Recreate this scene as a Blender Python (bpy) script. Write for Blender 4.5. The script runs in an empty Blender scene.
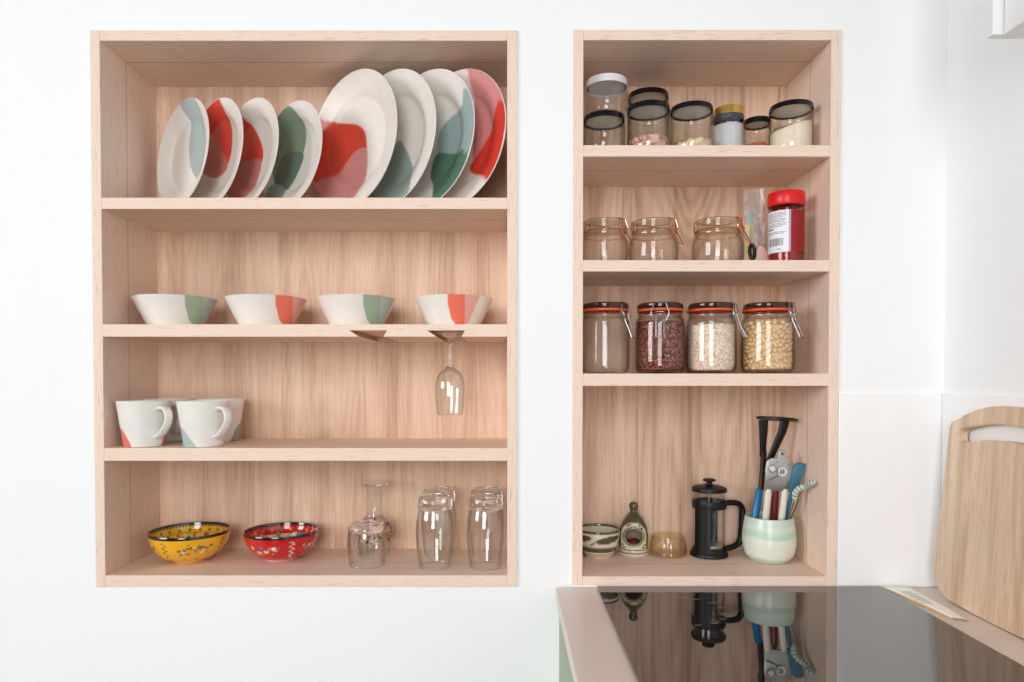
import bpy, bmesh, math, random
import numpy as np
from mathutils import Vector, Matrix

random.seed(7)
rng = np.random.default_rng(7)
SC = bpy.context.scene
COL = SC.collection
PI = math.pi

# ------------------------------------------------------------------ camera
F = 682.67
D = 1.42                 # camera to cabinet front plane (y = 0)
ZC = 1.337               # camera height
CX, CY = 507.0, 390.3
TH = math.radians(1.035)
S = D / F


def proj(p):
    x, y, z = p[0], p[1] + D, p[2] - ZC
    dep = y * math.cos(TH) - z * math.sin(TH)
    up = y * math.sin(TH) + z * math.cos(TH)
    return CX + F * x / dep, CY - F * up / dep


def at(px, py, Y):
    r, u = (px - CX) / F, (CY - py) / F
    ry = math.cos(TH) + u * math.sin(TH)
    rz = u * math.cos(TH) - math.sin(TH)
    t = (Y + D) / ry
    return Vector((r * t, Y, ZC + rz * t))


cam = bpy.data.cameras.new('camera')
cam.sensor_width = 36.0
cam.lens = F / 1024 * 36.0
cam.shift_x = (512 - CX) / 1024
cam.shift_y = (CY - 341) / 1024
cam.clip_start = 0.01
camo = bpy.data.objects.new('camera', cam)
camo.location = (0, -D, ZC)
camo.rotation_euler = (PI / 2 - TH, 0, 0)
COL.objects.link(camo)
SC.camera = camo


# ------------------------------------------------------------------ colour / materials
def lin(c):
    def f(v):
        v /= 255.0
        return v / 12.92 if v <= 0.04045 else ((v + 0.055) / 1.055) ** 2.4
    return tuple(f(v) for v in c)


def lin4(c):
    return lin(c) + (1.0,)


class NT:
    def __init__(self, name):
        self.m = bpy.data.materials.new(name)
        self.m.use_nodes = True
        self.t = self.m.node_tree
        self.t.nodes.clear()
        self.out = self.t.nodes.new('ShaderNodeOutputMaterial')

    def n(self, typ, ins=None, **props):
        nd = self.t.nodes.new('ShaderNode' + typ)
        for k, v in props.items():
            setattr(nd, k, v)
        for k, v in (ins or {}).items():
            sock = nd.inputs[k]
            if isinstance(v, bpy.types.NodeSocket):
                self.t.links.new(v, sock)
            else:
                sock.default_value = v
        return nd

    def math(self, op, a, b=0.0, clamp=False):
        return self.n('Math', {0: a, 1: b}, operation=op, use_clamp=clamp).outputs[0]

    def mix(self, f, a, b, blend='MIX'):
        nd = self.n('Mix', data_type='RGBA', blend_type=blend)
        for s, v in ((nd.inputs[0], f), (nd.inputs[6], a), (nd.inputs[7], b)):
            if isinstance(v, bpy.types.NodeSocket):
                self.t.links.new(v, s)
            else:
                s.default_value = v
        return nd.outputs[2]

    def ramp(self, f, stops):
        nd = self.n('ValToRGB', {0: f})
        e = nd.color_ramp.elements
        while len(e) < len(stops):
            e.new(0.5)
        for el, (p, c) in zip(e, stops):
            el.position = p
            el.color = c
        return nd.outputs[0]

    def done(self, sh):
        self.t.links.new(sh, self.out.inputs[0])
        return self.m


def simple(name, col, rough=0.5, metal=0.0, spec=0.5, coat=0.0, noise=0.0, nscale=40, bump=0.0):
    t = NT(name)
    c = lin4(col)
    base = c
    nz = None
    if noise or bump:
        tc = t.n('TexCoord').outputs['Object']
        nz = t.n('TexNoise', {'Vector': tc, 'Scale': nscale, 'Detail': 4.0}).outputs[0]
    if noise:
        base = t.ramp(nz, [(0.3, tuple(v * (1 - noise) for v in c[:3]) + (1,)), (0.7, tuple(min(1, v * (1 + noise)) for v in c[:3]) + (1,))])
    p = t.n('BsdfPrincipled', {'Base Color': base, 'Roughness': rough, 'Metallic': metal, 'Specular IOR Level': spec, 'Coat Weight': coat})
    if bump:
        b = t.n('Bump', {'Height': nz, 'Strength': bump, 'Distance': 0.002})
        t.t.links.new(b.outputs[0], p.inputs['Normal'])
    return t.done(p.outputs[0])


def paint_mat(name, rough=0.3, coat=0.25, spec=0.5):
    t = NT(name)
    a = t.n('VertexColor', layer_name='paint')
    tc = t.n('TexCoord').outputs['Object']
    nz = t.n('TexNoise', {'Vector': tc, 'Scale': 60.0, 'Detail': 3.0}).outputs[0]
    k = t.ramp(nz, [(0.3, (0.95, 0.95, 0.95, 1)), (0.7, (1, 1, 1, 1))])
    c = t.mix(1.0, a.outputs[0], k, 'MULTIPLY')
    p = t.n('BsdfPrincipled', {'Base Color': c, 'Roughness': rough, 'Coat Weight': coat, 'Coat Roughness': 0.08, 'Specular IOR Level': spec})
    return t.done(p.outputs[0])


def wood(name, axis, lo, mid, hi, plank=None, rough=0.55, cathedral=0.35, scale=1.0, pores=0.35):
    """Limed oak: grain runs along axis 0/1/2 of the object."""
    t = NT(name)
    tc = t.n('TexCoord').outputs['Object']
    rnd = t.n('ObjectInfo').outputs['Random']
    sep = t.n('SeparateXYZ', {0: tc})
    w = t.math('MULTIPLY', rnd, 37.0)
    st = [1.0, 1.0, 1.0]
    st[axis] = 0.06
    v1 = t.n('Mapping', {'Vector': tc, 'Scale': tuple(s * 22 * scale for s in st)}).outputs[0]
    broad = t.n('TexNoise', {'Vector': v1, 'W': w, 'Scale': 1.0, 'Detail': 3.0, 'Distortion': 0.6}, noise_dimensions='4D').outputs[0]
    st2 = [1.0, 1.0, 1.0]
    st2[axis] = 0.022
    v2 = t.n('Mapping', {'Vector': tc, 'Scale': tuple(s * 260 * scale for s in st2)}).outputs[0]
    fine = t.n('TexNoise', {'Vector': v2, 'W': w, 'Scale': 1.0, 'Detail': 4.0, 'Roughness': 0.65}, noise_dimensions='4D').outputs[0]
    # growth rings: contour lines of a smooth stretched field
    st3 = [1.0, 1.0, 1.0]
    st3[axis] = 0.13
    v3 = t.n('Mapping', {'Vector': tc, 'Scale': tuple(s * 6.5 * scale for s in st3)}).outputs[0]
    fld = t.n('TexNoise', {'Vector': v3, 'W': w, 'Scale': 1.0, 'Detail': 1.0, 'Distortion': 0.3}, noise_dimensions='4D').outputs[0]
    rings = t.math('MULTIPLY_ADD', t.math('SINE', t.math('MULTIPLY', fld, 150.0)), 0.5)
    rings.node.inputs[2].default_value = 0.5
    a = t.math('MULTIPLY', broad, 0.95)
    b = t.math('MULTIPLY', fine, 0.62)
    c = t.math('MULTIPLY', rings, cathedral * 0.3)
    f = t.math('ADD', t.math('ADD', a, b), c)
    f = t.math('SUBTRACT', f, 0.315 + cathedral * 0.13)
    if plank:
        ax, wd = plank
        cell = t.math('FLOOR', t.math('ADD', t.math('MULTIPLY', sep.outputs[ax], 1.0 / wd), 0.5))
        wn = t.n('TexWhiteNoise', {'Vector': t.n('CombineXYZ', {0: cell, 1: rnd}).outputs[0]}).outputs[0]
        f = t.math('ADD', f, t.math('MULTIPLY_ADD', wn, 0.26))
        f = t.math('SUBTRACT', f, 0.13)
    seam = None
    if plank:
        fr = t.math('FRACT', t.math('MULTIPLY', sep.outputs[plank[0]], 1.0 / plank[1]))
        seam = t.math('MULTIPLY', t.math('LESS_THAN', t.math('ABSOLUTE', t.math('SUBTRACT', fr, 0.5)), 0.008), 0.45)
    col = t.ramp(f, [(0.22, lin4(lo)), (0.5, lin4(mid)), (0.78, lin4(hi))])
    # open pores, short dark dashes along the grain
    st4 = [1.0, 1.0, 1.0]
    st4[axis] = 0.05
    v4 = t.n('Mapping', {'Vector': tc, 'Scale': tuple(s * 520 * scale for s in st4)}).outputs[0]
    po = t.n('TexNoise', {'Vector': v4, 'W': w, 'Scale': 1.0, 'Detail': 1.0}, noise_dimensions='4D').outputs[0]
    pm = t.ramp(po, [(0.6, (0, 0, 0, 1)), (0.72, (1, 1, 1, 1))])
    col = t.mix(t.math('MULTIPLY', pm, pores), col, lin4(tuple(v * 0.82 for v in lo)))
    if seam is not None:
        col = t.mix(seam, col, lin4(tuple(v * 0.7 for v in lo)))
    p = t.n('BsdfPrincipled', {'Base Color': col, 'Roughness': rough, 'Specular IOR Level': 0.35})
    bp = t.n('Bump', {'Height': fine, 'Strength': 0.12, 'Distance': 0.0008})
    t.t.links.new(bp.outputs[0], p.inputs['Normal'])
    return t.done(p.outputs[0])


def thin_glass(name, tint=(0.985, 0.985, 0.98), edge=(0.80, 0.81, 0.79), refl=1.0, rough=0.02, power=3.0):
    t = NT(name)
    lw = t.n('LayerWeight', {'Blend': 0.5}).outputs['Facing']
    f = t.math('POWER', lw, power)
    col = t.mix(f, tint + (1,), edge + (1,))
    tr = t.n('BsdfTransparent', {'Color': col})
    gl = t.n('BsdfGlossy', {'Color': (1, 1, 1, 1), 'Roughness': rough})
    # Schlick reflectance, the same on both sides of a thin pane
    fr = t.math('MULTIPLY_ADD', t.math('POWER', lw, 5.0), 0.7 * refl)
    fr.node.inputs[2].default_value = 0.035 * refl
    mx = t.n('MixShader', {0: fr, 1: tr.outputs[0], 2: gl.outputs[0]})
    return t.done(mx.outputs[0])


def solid_glass(name, col=(0.985, 0.985, 0.98), ior=1.47):
    t = NT(name)
    p = t.n('BsdfPrincipled', {'Base Color': col + (1,), 'Roughness': 0.0, 'Transmission Weight': 1.0, 'IOR': ior})
    return t.done(p.outputs[0])


W_LO, W_MID, W_HI = (170, 134, 113), (222, 190, 168), (238, 213, 194)
M = {}
M['wood_v'] = wood('limed_oak_upright', 2, W_LO, W_MID, W_HI, plank=(1, 0.196))
M['wood_h'] = wood('limed_oak_horizontal', 0, W_LO, W_MID, W_HI, plank=(1, 0.196))
M['wood_b'] = wood('limed_oak_back', 2, (190, 152, 126), (224, 190, 164), (238, 210, 188), cathedral=0.22)
M['wood_c'] = wood('limed_oak_cathedral', 2, (192, 154, 127), (228, 194, 168), (242, 214, 190), cathedral=0.5)
M['board'] = wood('pale_oak_board', 2, (190, 158, 126), (222, 194, 164), (238, 216, 190), cathedral=0.35, scale=1.1, pores=0.5)
M['wall'] = simple('white_wall_paint', (244, 245, 245), 0.7, spec=0.2, bump=0.02, nscale=200)
M['splash'] = simple('white_splashback', (247, 247, 247), 0.12, spec=0.5)
M['worktop'] = simple('beige_worktop', (224, 208, 196), 0.3, spec=0.5, noise=0.05, nscale=300)
M['sage_door'] = simple('sage_green_paint', (158, 172, 148), 0.5)
M['white_lacquer'] = simple('white_lacquer', (236, 237, 237), 0.4)
M['floor'] = simple('pale_floor', (84, 68, 56), 0.5, noise=0.1, nscale=5)
M['glaze'] = paint_mat('painted_glaze')
M['glaze_shiny'] = paint_mat('painted_glaze_shiny', 0.15, 0.8)
M['glaze_soft'] = paint_mat('painted_glaze_soft', 0.35, 0.3)
M['glass'] = thin_glass('clear_jar_glass')
M['glass_green'] = thin_glass('greenish_jar_glass', (0.985, 0.985, 0.975), (0.40, 0.42, 0.35), power=2.8)
M['glass_warm'] = thin_glass('clip_jar_glass', (0.98, 0.975, 0.965), (0.45, 0.42, 0.38), power=2.8, refl=0.7)
M['glass_lid'] = thin_glass('clip_jar_lid_glass', (0.91, 0.89, 0.84), (0.46, 0.42, 0.33))
M['glass_refr_dark'] = thin_glass('refraction_tinted_glass', (0.42, 0.36, 0.32), (0.16, 0.13, 0.12))  # dark tint stands in for the dark refraction at the lid edge
M['glass_amber'] = thin_glass('amber_glass', (0.965, 0.94, 0.88), (0.70, 0.66, 0.53))
M['crystal'] = thin_glass('tumbler_glass', (0.985, 0.985, 0.98), (0.50, 0.49, 0.48), 1.7, 0.01, 3.0)
M['thick'] = solid_glass('thick_base_glass')
M['steel'] = simple('steel', (176, 174, 171), 0.34, metal=1.0)
M['bright'] = simple('polished_steel', (232, 230, 226), 0.15, metal=1.0)
M['wire'] = simple('steel_wire', (150, 148, 146), 0.3, metal=1.0)
M['copper'] = simple('copper_wire', (226, 150, 120), 0.22, metal=1.0)
M['seal'] = simple('orange_rubber', (226, 82, 40), 0.5)
M['black'] = simple('black_plastic', (11, 11, 13), 0.42, spec=0.35)
M['black_lid'] = simple('black_lid_enamel', (10, 10, 13), 0.28, spec=0.4)
M['white_lid'] = simple('white_lid_enamel', (225, 226, 230), 0.35)
M['liner'] = simple('pale_lid_liner', (246, 247, 242), 0.4)
M['gold'] = simple('gold_lid_metal', (228, 184, 96), 0.3, metal=0.85)
M['red_plastic'] = simple('red_plastic', (222, 14, 24), 0.35)
M['paprika'] = simple('red_spice', (150, 14, 16), 0.8, noise=0.2, nscale=400)
M['label_white'] = simple('label_paper', (236, 236, 240), 0.5)
M['label_red'] = simple('label_red', (150, 8, 12), 0.45)
M['label_mauve'] = simple('label_mauve', (196, 160, 190), 0.5)
M['ink'] = simple('label_ink', (70, 68, 86), 0.6)
M['blue_plastic'] = simple('blue_plastic', (0, 108, 166), 0.35)
M['teal'] = simple('teal_silicone', (52, 110, 134), 0.45)
M['cream_plastic'] = simple('cream_plastic', (226, 222, 210), 0.35)
M['dark_red'] = simple('dark_red_handle', (116, 24, 22), 0.35)
M['pink_clip'] = simple('pink_clip', (226, 180, 166), 0.45)
M['paper'] = simple('leaflet_paper', (253, 251, 243), 0.6)
M['paper_y'] = simple('leaflet_cream_pages', (244, 224, 176), 0.6)
M['paper_ink'] = simple('leaflet_print', (170, 180, 176), 0.6)
M['hob_mark'] = simple('hob_print', (120, 112, 104), 0.4)


def hob_glass():
    t = NT('black_hob_glass')
    tc = t.n('TexCoord').outputs['Object']
    nz = t.n('TexNoise', {'Vector': tc, 'Scale': 9.0, 'Detail': 3.0}).outputs[0]
    r = t.ramp(nz, [(0.3, (0.0, 0.0, 0.0, 1)), (0.8, (0.035, 0.035, 0.035, 1))])
    p = t.n('BsdfPrincipled', {'Base Color': (0.012, 0.011, 0.011, 1), 'Roughness': r, 'IOR': 2.6})
    return t.done(p.outputs[0])


M['hob'] = hob_glass()


def grain_mat(name, lo, mid, hi, scale, bump=0.6):
    t = NT(name)
    tc = t.n('TexCoord').outputs['Object']
    v = t.n('TexVoronoi', {'Vector': tc, 'Scale': scale, 'Randomness': 1.0})
    cr = t.n('SeparateColor', {0: v.outputs['Color']}).outputs[0]
    c = t.ramp(cr, [(0.05, lin4(lo)), (0.5, lin4(mid)), (0.95, lin4(hi))])
    p = t.n('BsdfPrincipled', {'Base Color': c, 'Roughness': 0.7})
    b = t.n('Bump', {'Height': v.outputs['Distance'], 'Strength': bump, 'Distance': 0.003}, invert=True)
    t.t.links.new(b.outputs[0], p.inputs['Normal'])
    return t.done(p.outputs[0])


M['quinoa'] = grain_mat('red_quinoa', (26, 5, 5), (84, 20, 16), (200, 120, 96), 430, 0.3)
M['oats'] = grain_mat('oat_flakes', (214, 182, 152), (242, 220, 198), (253, 244, 234), 300, 0.3)
M['chickpea'] = simple('chickpea_skin', (236, 206, 162), 0.42, noise=0.12, nscale=120)
M['flour'] = simple('pale_flour', (244, 230, 210), 0.9, noise=0.05, nscale=150, bump=0.3)
M['nuts'] = grain_mat('mixed_nuts', (150, 100, 76), (214, 168, 142), (236, 204, 180), 170)
M['flakes'] = grain_mat('pale_flakes', (206, 170, 120), (232, 208, 168), (246, 232, 204), 170)
M['orange_spice'] = grain_mat('orange_spice', (176, 60, 30), (216, 92, 52), (230, 130, 90), 300)
M['pale_salt'] = simple('pale_crystals', (206, 208, 212), 0.8, noise=0.06, nscale=300)
M['wax'] = simple('reddish_wax', (110, 44, 30), 0.5, noise=0.2, nscale=100)


def bag_film():
    t = NT('clear_bag_film')
    tc = t.n('TexCoord').outputs['Object']
    nz = t.n('TexNoise', {'Vector': tc, 'Scale': 45.0, 'Detail': 3.0}).outputs[0]
    tr = t.n('BsdfTransparent', {'Color': (0.9, 0.88, 0.86, 1)})
    gl = t.n('BsdfPrincipled', {'Base Color': lin4((226, 214, 208)), 'Roughness': 0.2})
    f = t.ramp(nz, [(0.35, (0.2, 0.2, 0.2, 1)), (0.7, (0.55, 0.55, 0.55, 1))])
    mx = t.n('MixShader', {0: f, 1: tr.outputs[0], 2: gl.outputs[0]})
    return t.done(mx.outputs[0])


M['film'] = bag_film()


def decal_mat():
    t = NT('floral_transfer')
    a = t.n('VertexColor', layer_name='paint')
    tr = t.n('BsdfTransparent')
    p = t.n('BsdfPrincipled', {'Base Color': a.outputs[0], 'Roughness': 0.4})
    mx = t.n('MixShader', {0: a.outputs[1], 1: tr.outputs[0], 2: p.outputs[0]})
    return t.done(mx.outputs[0])


M['decal'] = decal_mat()


# ------------------------------------------------------------------ mesh helpers
def empty(name, loc, rz=0.0, label=None, cat=None, group=None):
    o = bpy.data.objects.new(name, None)
    o.empty_display_size = 0.02
    COL.objects.link(o)
    o.location = loc
    o.rotation_euler = (0, 0, rz)
    tag(o, label, cat, group)
    return o


def tag(o, label=None, cat=None, group=None, kind=None):
    if label:
        o['label'] = label
    if cat:
        o['category'] = cat
    if group:
        o['group'] = group
    if kind:
        o['kind'] = kind
    return o


def mesh_obj(name, verts, faces, mat, parent=None, smooth=True, colors=None, loc=None):
    me = bpy.data.meshes.new(name)
    me.from_pydata([tuple(v) for v in verts], [], [tuple(f) for f in faces])
    me.update()
    if colors is not None:
        ca = me.color_attributes.new('paint', 'FLOAT_COLOR', 'POINT')
        arr = np.ones((len(verts), 4), dtype=np.float32)
        c = np.asarray(colors, dtype=np.float32)
        arr[:, :c.shape[1]] = c
        ca.data.foreach_set('color', arr.ravel())
    if smooth:
        me.polygons.foreach_set('use_smooth', [True] * len(me.polygons))
    me.materials.append(mat)
    o = bpy.data.objects.new(name, me)
    COL.objects.link(o)
    if parent:
        o.parent = parent
    if loc is not None:
        o.location = loc
    return o


def bm_obj(name, bm, mat, parent=None, smooth=False, loc=None):
    me = bpy.data.meshes.new(name)
    bmesh.ops.recalc_face_normals(bm, faces=bm.faces)
    bm.to_mesh(me)
    bm.free()
    if smooth:
        # broad caps stay flat, so bevels do not bend their normals
        me.polygons.foreach_set('use_smooth', [len(pl.vertices) <= 4 for pl in me.polygons])
        me.set_sharp_from_angle(angle=math.radians(40))
    me.materials.append(mat)
    o = bpy.data.objects.new(name, me)
    COL.objects.link(o)
    if parent:
        o.parent = parent
    if loc is not None:
        o.location = loc
    return o


def add_box(bm, lo, hi, bev=0.0, mat=None, seg=2):
    m = Matrix.Translation((Vector(lo) + Vector(hi)) / 2) @ Matrix.Diagonal((hi[0] - lo[0], hi[1] - lo[1], hi[2] - lo[2], 1))
    r = bmesh.ops.create_cube(bm, size=1.0, matrix=(mat @ m) if mat else m)
    if bev:
        es = list({e for v in r['verts'] for e in v.link_edges})
        bmesh.ops.bevel(bm, geom=es, offset=bev, segments=seg, affect='EDGES', profile=0.5)


def box_obj(name, lo, hi, mat, parent=None, bev=0.0, loc=None):
    bm = bmesh.new()
    add_box(bm, lo, hi, bev)
    return bm_obj(name, bm, mat, parent, smooth=False, loc=loc)


def prism(bm, pts, a, b, bev=0.0, mat=None):
    """pts: 2-D outline; extruded along third axis from a to b; mat maps (u, v, w) to space."""
    mat = mat or Matrix.Identity(4)
    v0 = [bm.verts.new(mat @ Vector((p[0], p[1], a))) for p in pts]
    v1 = [bm.verts.new(mat @ Vector((p[0], p[1], b))) for p in pts]
    n = len(pts)
    f0 = bm.faces.new(v0[::-1])
    f1 = bm.faces.new(v1)
    sides = [bm.faces.new((v0[i], v0[(i + 1) % n], v1[(i + 1) % n], v1[i])) for i in range(n)]
    if bev:
        es = list(f0.edges) + list(f1.edges)
        bmesh.ops.bevel(bm, geom=es, offset=bev, segments=2, affect='EDGES', profile=0.5)
    return sides


XZ = Matrix(((1, 0, 0, 0), (0, 0, 1, 0), (0, 1, 0, 0), (0, 0, 0, 1)))      # (u,v,w) -> x=u, z=v, y=w
YZ = Matrix(((0, 0, 1, 0), (1, 0, 0, 0), (0, 1, 0, 0), (0, 0, 0, 1)))      # (u,v,w) -> y=u, z=v, x=w


def smooth_profile(pts, k=4):
    """Catmull-Rom through open profile points; a point given as (r, z, 1) stays a sharp corner."""
    out = []
    segs, cur = [], []
    for p in pts:
        cur.append((p[0], p[1]))
        if len(p) > 2 and len(cur) > 1:
            segs.append(cur)
            cur = [(p[0], p[1])]
    if len(cur) > 1:
        segs.append(cur)
    for s in segs:
        n = len(s)
        for i in range(n - 1):
            p0, p1, p2, p3 = s[max(i - 1, 0)], s[i], s[i + 1], s[min(i + 2, n - 1)]
            for j in range(k):
                u = j / k
                q = []
                for d in (0, 1):
                    q.append(0.5 * ((2 * p1[d]) + (-p0[d] + p2[d]) * u + (2 * p0[d] - 5 * p1[d] + 4 * p2[d] - p3[d]) * u * u
                                    + (-p0[d] + 3 * p1[d] - 3 * p2[d] + p3[d]) * u ** 3))
                out.append((max(q[0], 0.0), q[1]))
    out.append((pts[-1][0], pts[-1][1]))
    return out


def lathe_data(profile, seg=64, closed=False):
    """profile from bottom centre outwards; returns verts (ring-major), faces, ring index."""
    vs, rings, ri = [], [], []
    for i, (r, z) in enumerate(profile):
        if r < 1e-6:
            rings.append([len(vs)])
            vs.append((0, 0, z))
            ri.append(i)
        else:
            base = len(vs)
            rings.append(list(range(base, base + seg)))
            for j in range(seg):
                a = 2 * PI * j / seg
                vs.append((r * math.cos(a), r * math.sin(a), z))
                ri.append(i)
    fs = []
    pairs = list(zip(rings[:-1], rings[1:]))
    if closed:
        pairs.append((rings[-1], rings[0]))
    for a, b in pairs:
        if len(a) == 1 and len(b) == 1:
            continue
        for j in range(seg):
            k = (j + 1) % seg
            if len(a) == 1:
                fs.append((a[0], b[k], b[j]))
            elif len(b) == 1:
                fs.append((a[j], a[k], b[0]))
            else:
                fs.append((a[j], a[k], b[k], b[j]))
    return np.array(vs), fs, np.array(ri)


def lathe(name, profile, mat, parent=None, seg=64, closed=False, paint=None, loc=None, sharp=None):
    vs, fs, ri = lathe_data(profile, seg, closed)
    col = paint(vs, ri) if paint else None
    o = mesh_obj(name, vs, fs, mat, parent, True, col, loc)
    bm = bmesh.new()
    bm.from_mesh(o.data)
    bmesh.ops.recalc_face_normals(bm, faces=bm.faces)
    bm.to_mesh(o.data)
    bm.free()
    o.data.set_sharp_from_angle(angle=math.radians(sharp or 50))
    return o


def add_tube(bm, pts, r, closed=False, seg=10, cap=True, flat=None):
    """sweep a circle (or ellipse: flat=(ra, rb, refdir)) along a polyline; r may be a list."""
    P = [Vector(p) for p in pts]
    n = len(P)
    rr = r if isinstance(r, (list, tuple)) else [r] * n
    tang = []
    for i in range(n):
        if closed:
            d = P[(i + 1) % n] - P[i - 1]
        else:
            d = P[min(i + 1, n - 1)] - P[max(i - 1, 0)]
        tang.append(d.normalized())
    ref = Vector(flat[2]) if flat else Vector((0, 0, 1))
    if not flat and abs(tang[0].dot(ref)) > 0.9:
        ref = Vector((0, 1, 0))
    u = (ref - tang[0] * ref.dot(tang[0])).normalized()
    rings = []
    for i in range(n):
        if flat:
            u = (ref - tang[i] * ref.dot(tang[i]))
            u = u.normalized() if u.length > 1e-6 else rings and rings_u or Vector((1, 0, 0))
        else:
            u = (u - tang[i] * u.dot(tang[i])).normalized()
        rings_u = u
        v = tang[i].cross(u)
        ra, rb = (flat[0] * rr[i], flat[1] * rr[i]) if flat else (rr[i], rr[i])
        rings.append([bm.verts.new(P[i] + u * (ra * math.cos(2 * PI * j / seg)) + v * (rb * math.sin(2 * PI * j / seg))) for j in range(seg)])
    m = n if closed else n - 1
    for i in range(m):
        a, b = rings[i], rings[(i + 1) % n]
        for j in range(seg):
            k = (j + 1) % seg
            bm.faces.new((a[j], a[k], b[k], b[j]))
    if not closed and cap:
        bm.faces.new(rings[0][::-1])
        bm.faces.new(rings[-1])


def tube_obj(name, pts, r, mat, parent=None, closed=False, seg=10, flat=None, loc=None):
    bm = bmesh.new()
    add_tube(bm, pts, r, closed, seg, flat=flat)
    return bm_obj(name, bm, mat, parent, smooth=True, loc=loc)


def curve_pts(pts, k=8, closed=False):
    P = [np.array(p, float) for p in pts]
    n = len(P)
    out = []
    for i in range(n if closed else n - 1):
        if closed:
            p0, p1, p2, p3 = P[i - 1], P[i], P[(i + 1) % n], P[(i + 2) % n]
        else:
            p0, p1, p2, p3 = P[max(i - 1, 0)], P[i], P[i + 1], P[min(i + 2, n - 1)]
        for j in range(k):
            u = j / k
            out.append(0.5 * (2 * p1 + (-p0 + p2) * u + (2 * p0 - 5 * p1 + 4 * p2 - p3) * u * u + (-p0 + 3 * p1 - 3 * p2 + p3) * u ** 3))
    if not closed:
        out.append(P[-1])
    return out


def poly_mask(u, v, poly, soft=0.03, smooth=True):
    """anti-aliased inside mask of a closed (smoothed) outline, 1 inside."""
    pts = np.array(curve_pts(poly, 6, True) if smooth else poly)
    a, b = pts, np.roll(pts, -1, 0)
    q = np.stack([u, v], 1)[:, None, :]
    ab = (b - a)[None]
    t = np.clip(((q - a[None]) * ab).sum(2) / np.maximum((ab ** 2).sum(2), 1e-12), 0, 1)
    d = np.sqrt((((a[None] + t[..., None] * ab) - q) ** 2).sum(2)).min(1)
    x, y = u[:, None], v[:, None]
    ay, by, ax_, bx = a[None, :, 1], b[None, :, 1], a[None, :, 0], b[None, :, 0]
    cond = ((ay > y) != (by > y)) & (x < (bx - ax_) * (y - ay) / np.where(np.abs(by - ay) < 1e-12, 1e-12, by - ay) + ax_)
    inside = cond.sum(1) % 2 == 1
    sd = np.where(inside, d, -d)
    return np.clip(sd / soft + 0.5, 0, 1)


def blend(col, mask, c):
    return col * (1 - mask[:, None]) + np.array(lin(c))[None] * mask[:, None]


# ------------------------------------------------------------------ setting
WF = 0.004        # wall face just behind the cabinet fronts
DEP = 0.225


def XY(px, py):
    p = at(px, py, 0.0)
    return p.x, p.z


RX = 0.911        # right wall
Z_TOP = 0.900     # worktop surface

L_OUT = (at(92.5, 300, 0).x, at(517.5, 300, 0).x, at(300, 587, 0).z, at(300, 30, 0).z)
R_OUT = (at(572.7, 300, 0).x, at(839.5, 300, 0).x, at(700, 586, 0).z, at(700, 29.5, 0).z)

# back wall with two openings
holes = [L_OUT, R_OUT]
xs = sorted([-3.0, RX] + [h[0] + 0.004 for h in holes] + [h[1] - 0.004 for h in holes])
zs_all = sorted({0.0, 2.6} | {round(h[2] + 0.004, 5) for h in holes} | {round(h[3] - 0.004, 5) for h in holes})
bm = bmesh.new()


def in_hole(x, z):
    return any(h[0] < x < h[1] and h[2] < z < h[3] for h in holes)


for i in range(len(xs) - 1):
    for j in range(len(zs_all) - 1):
        if not in_hole((xs[i] + xs[i + 1]) / 2, (zs_all[j] + zs_all[j + 1]) / 2):
            q = [(xs[i], zs_all[j]), (xs[i + 1], zs_all[j]), (xs[i + 1], zs_all[j + 1]), (xs[i], zs_all[j + 1])]
            bm.faces.new([bm.verts.new((x, WF, z)) for x, z in q])
bmesh.ops.remove_doubles(bm, verts=bm.verts, dist=1e-5)
ret = bmesh.ops.extrude_face_region(bm, geom=list(bm.faces))
bmesh.ops.translate(bm, verts=[v for v in ret['geom'] if isinstance(v, bmesh.types.BMVert)], vec=(0, 0.3, 0))
tag(bm_obj('wall_back', bm, M['wall']), kind='structure')
tag(box_obj('wall_right', (RX, -3.2, 0), (RX + 0.12, WF, 2.6), M['wall']), kind='structure')
tag(box_obj('floor', (-4.0, -8.0, -0.05), (RX + 0.12, 0.3, 0), M['floor']), kind='structure')

# splashback panels (thin glossy boards fixed to both walls)
SZ = at(890, 393.2, 0).z
tag(box_obj('trim_1', (R_OUT[1] + 0.0005, WF - 0.005, Z_TOP + 0.0005), (RX - 0.0065, WF, SZ), M['splash'], bev=0.001), kind='structure')
tag(box_obj('trim_2', (RX - 0.006, -1.1, Z_TOP + 0.0005), (RX, WF, SZ), M['splash'], bev=0.001), kind='structure')
tag(box_obj('trim_3', (0.12, WF - 0.006, Z_TOP + 0.0002), (RX - 0.007, WF - 0.0052, Z_TOP + 0.0042), M['white_lacquer']), kind='structure')


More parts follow.
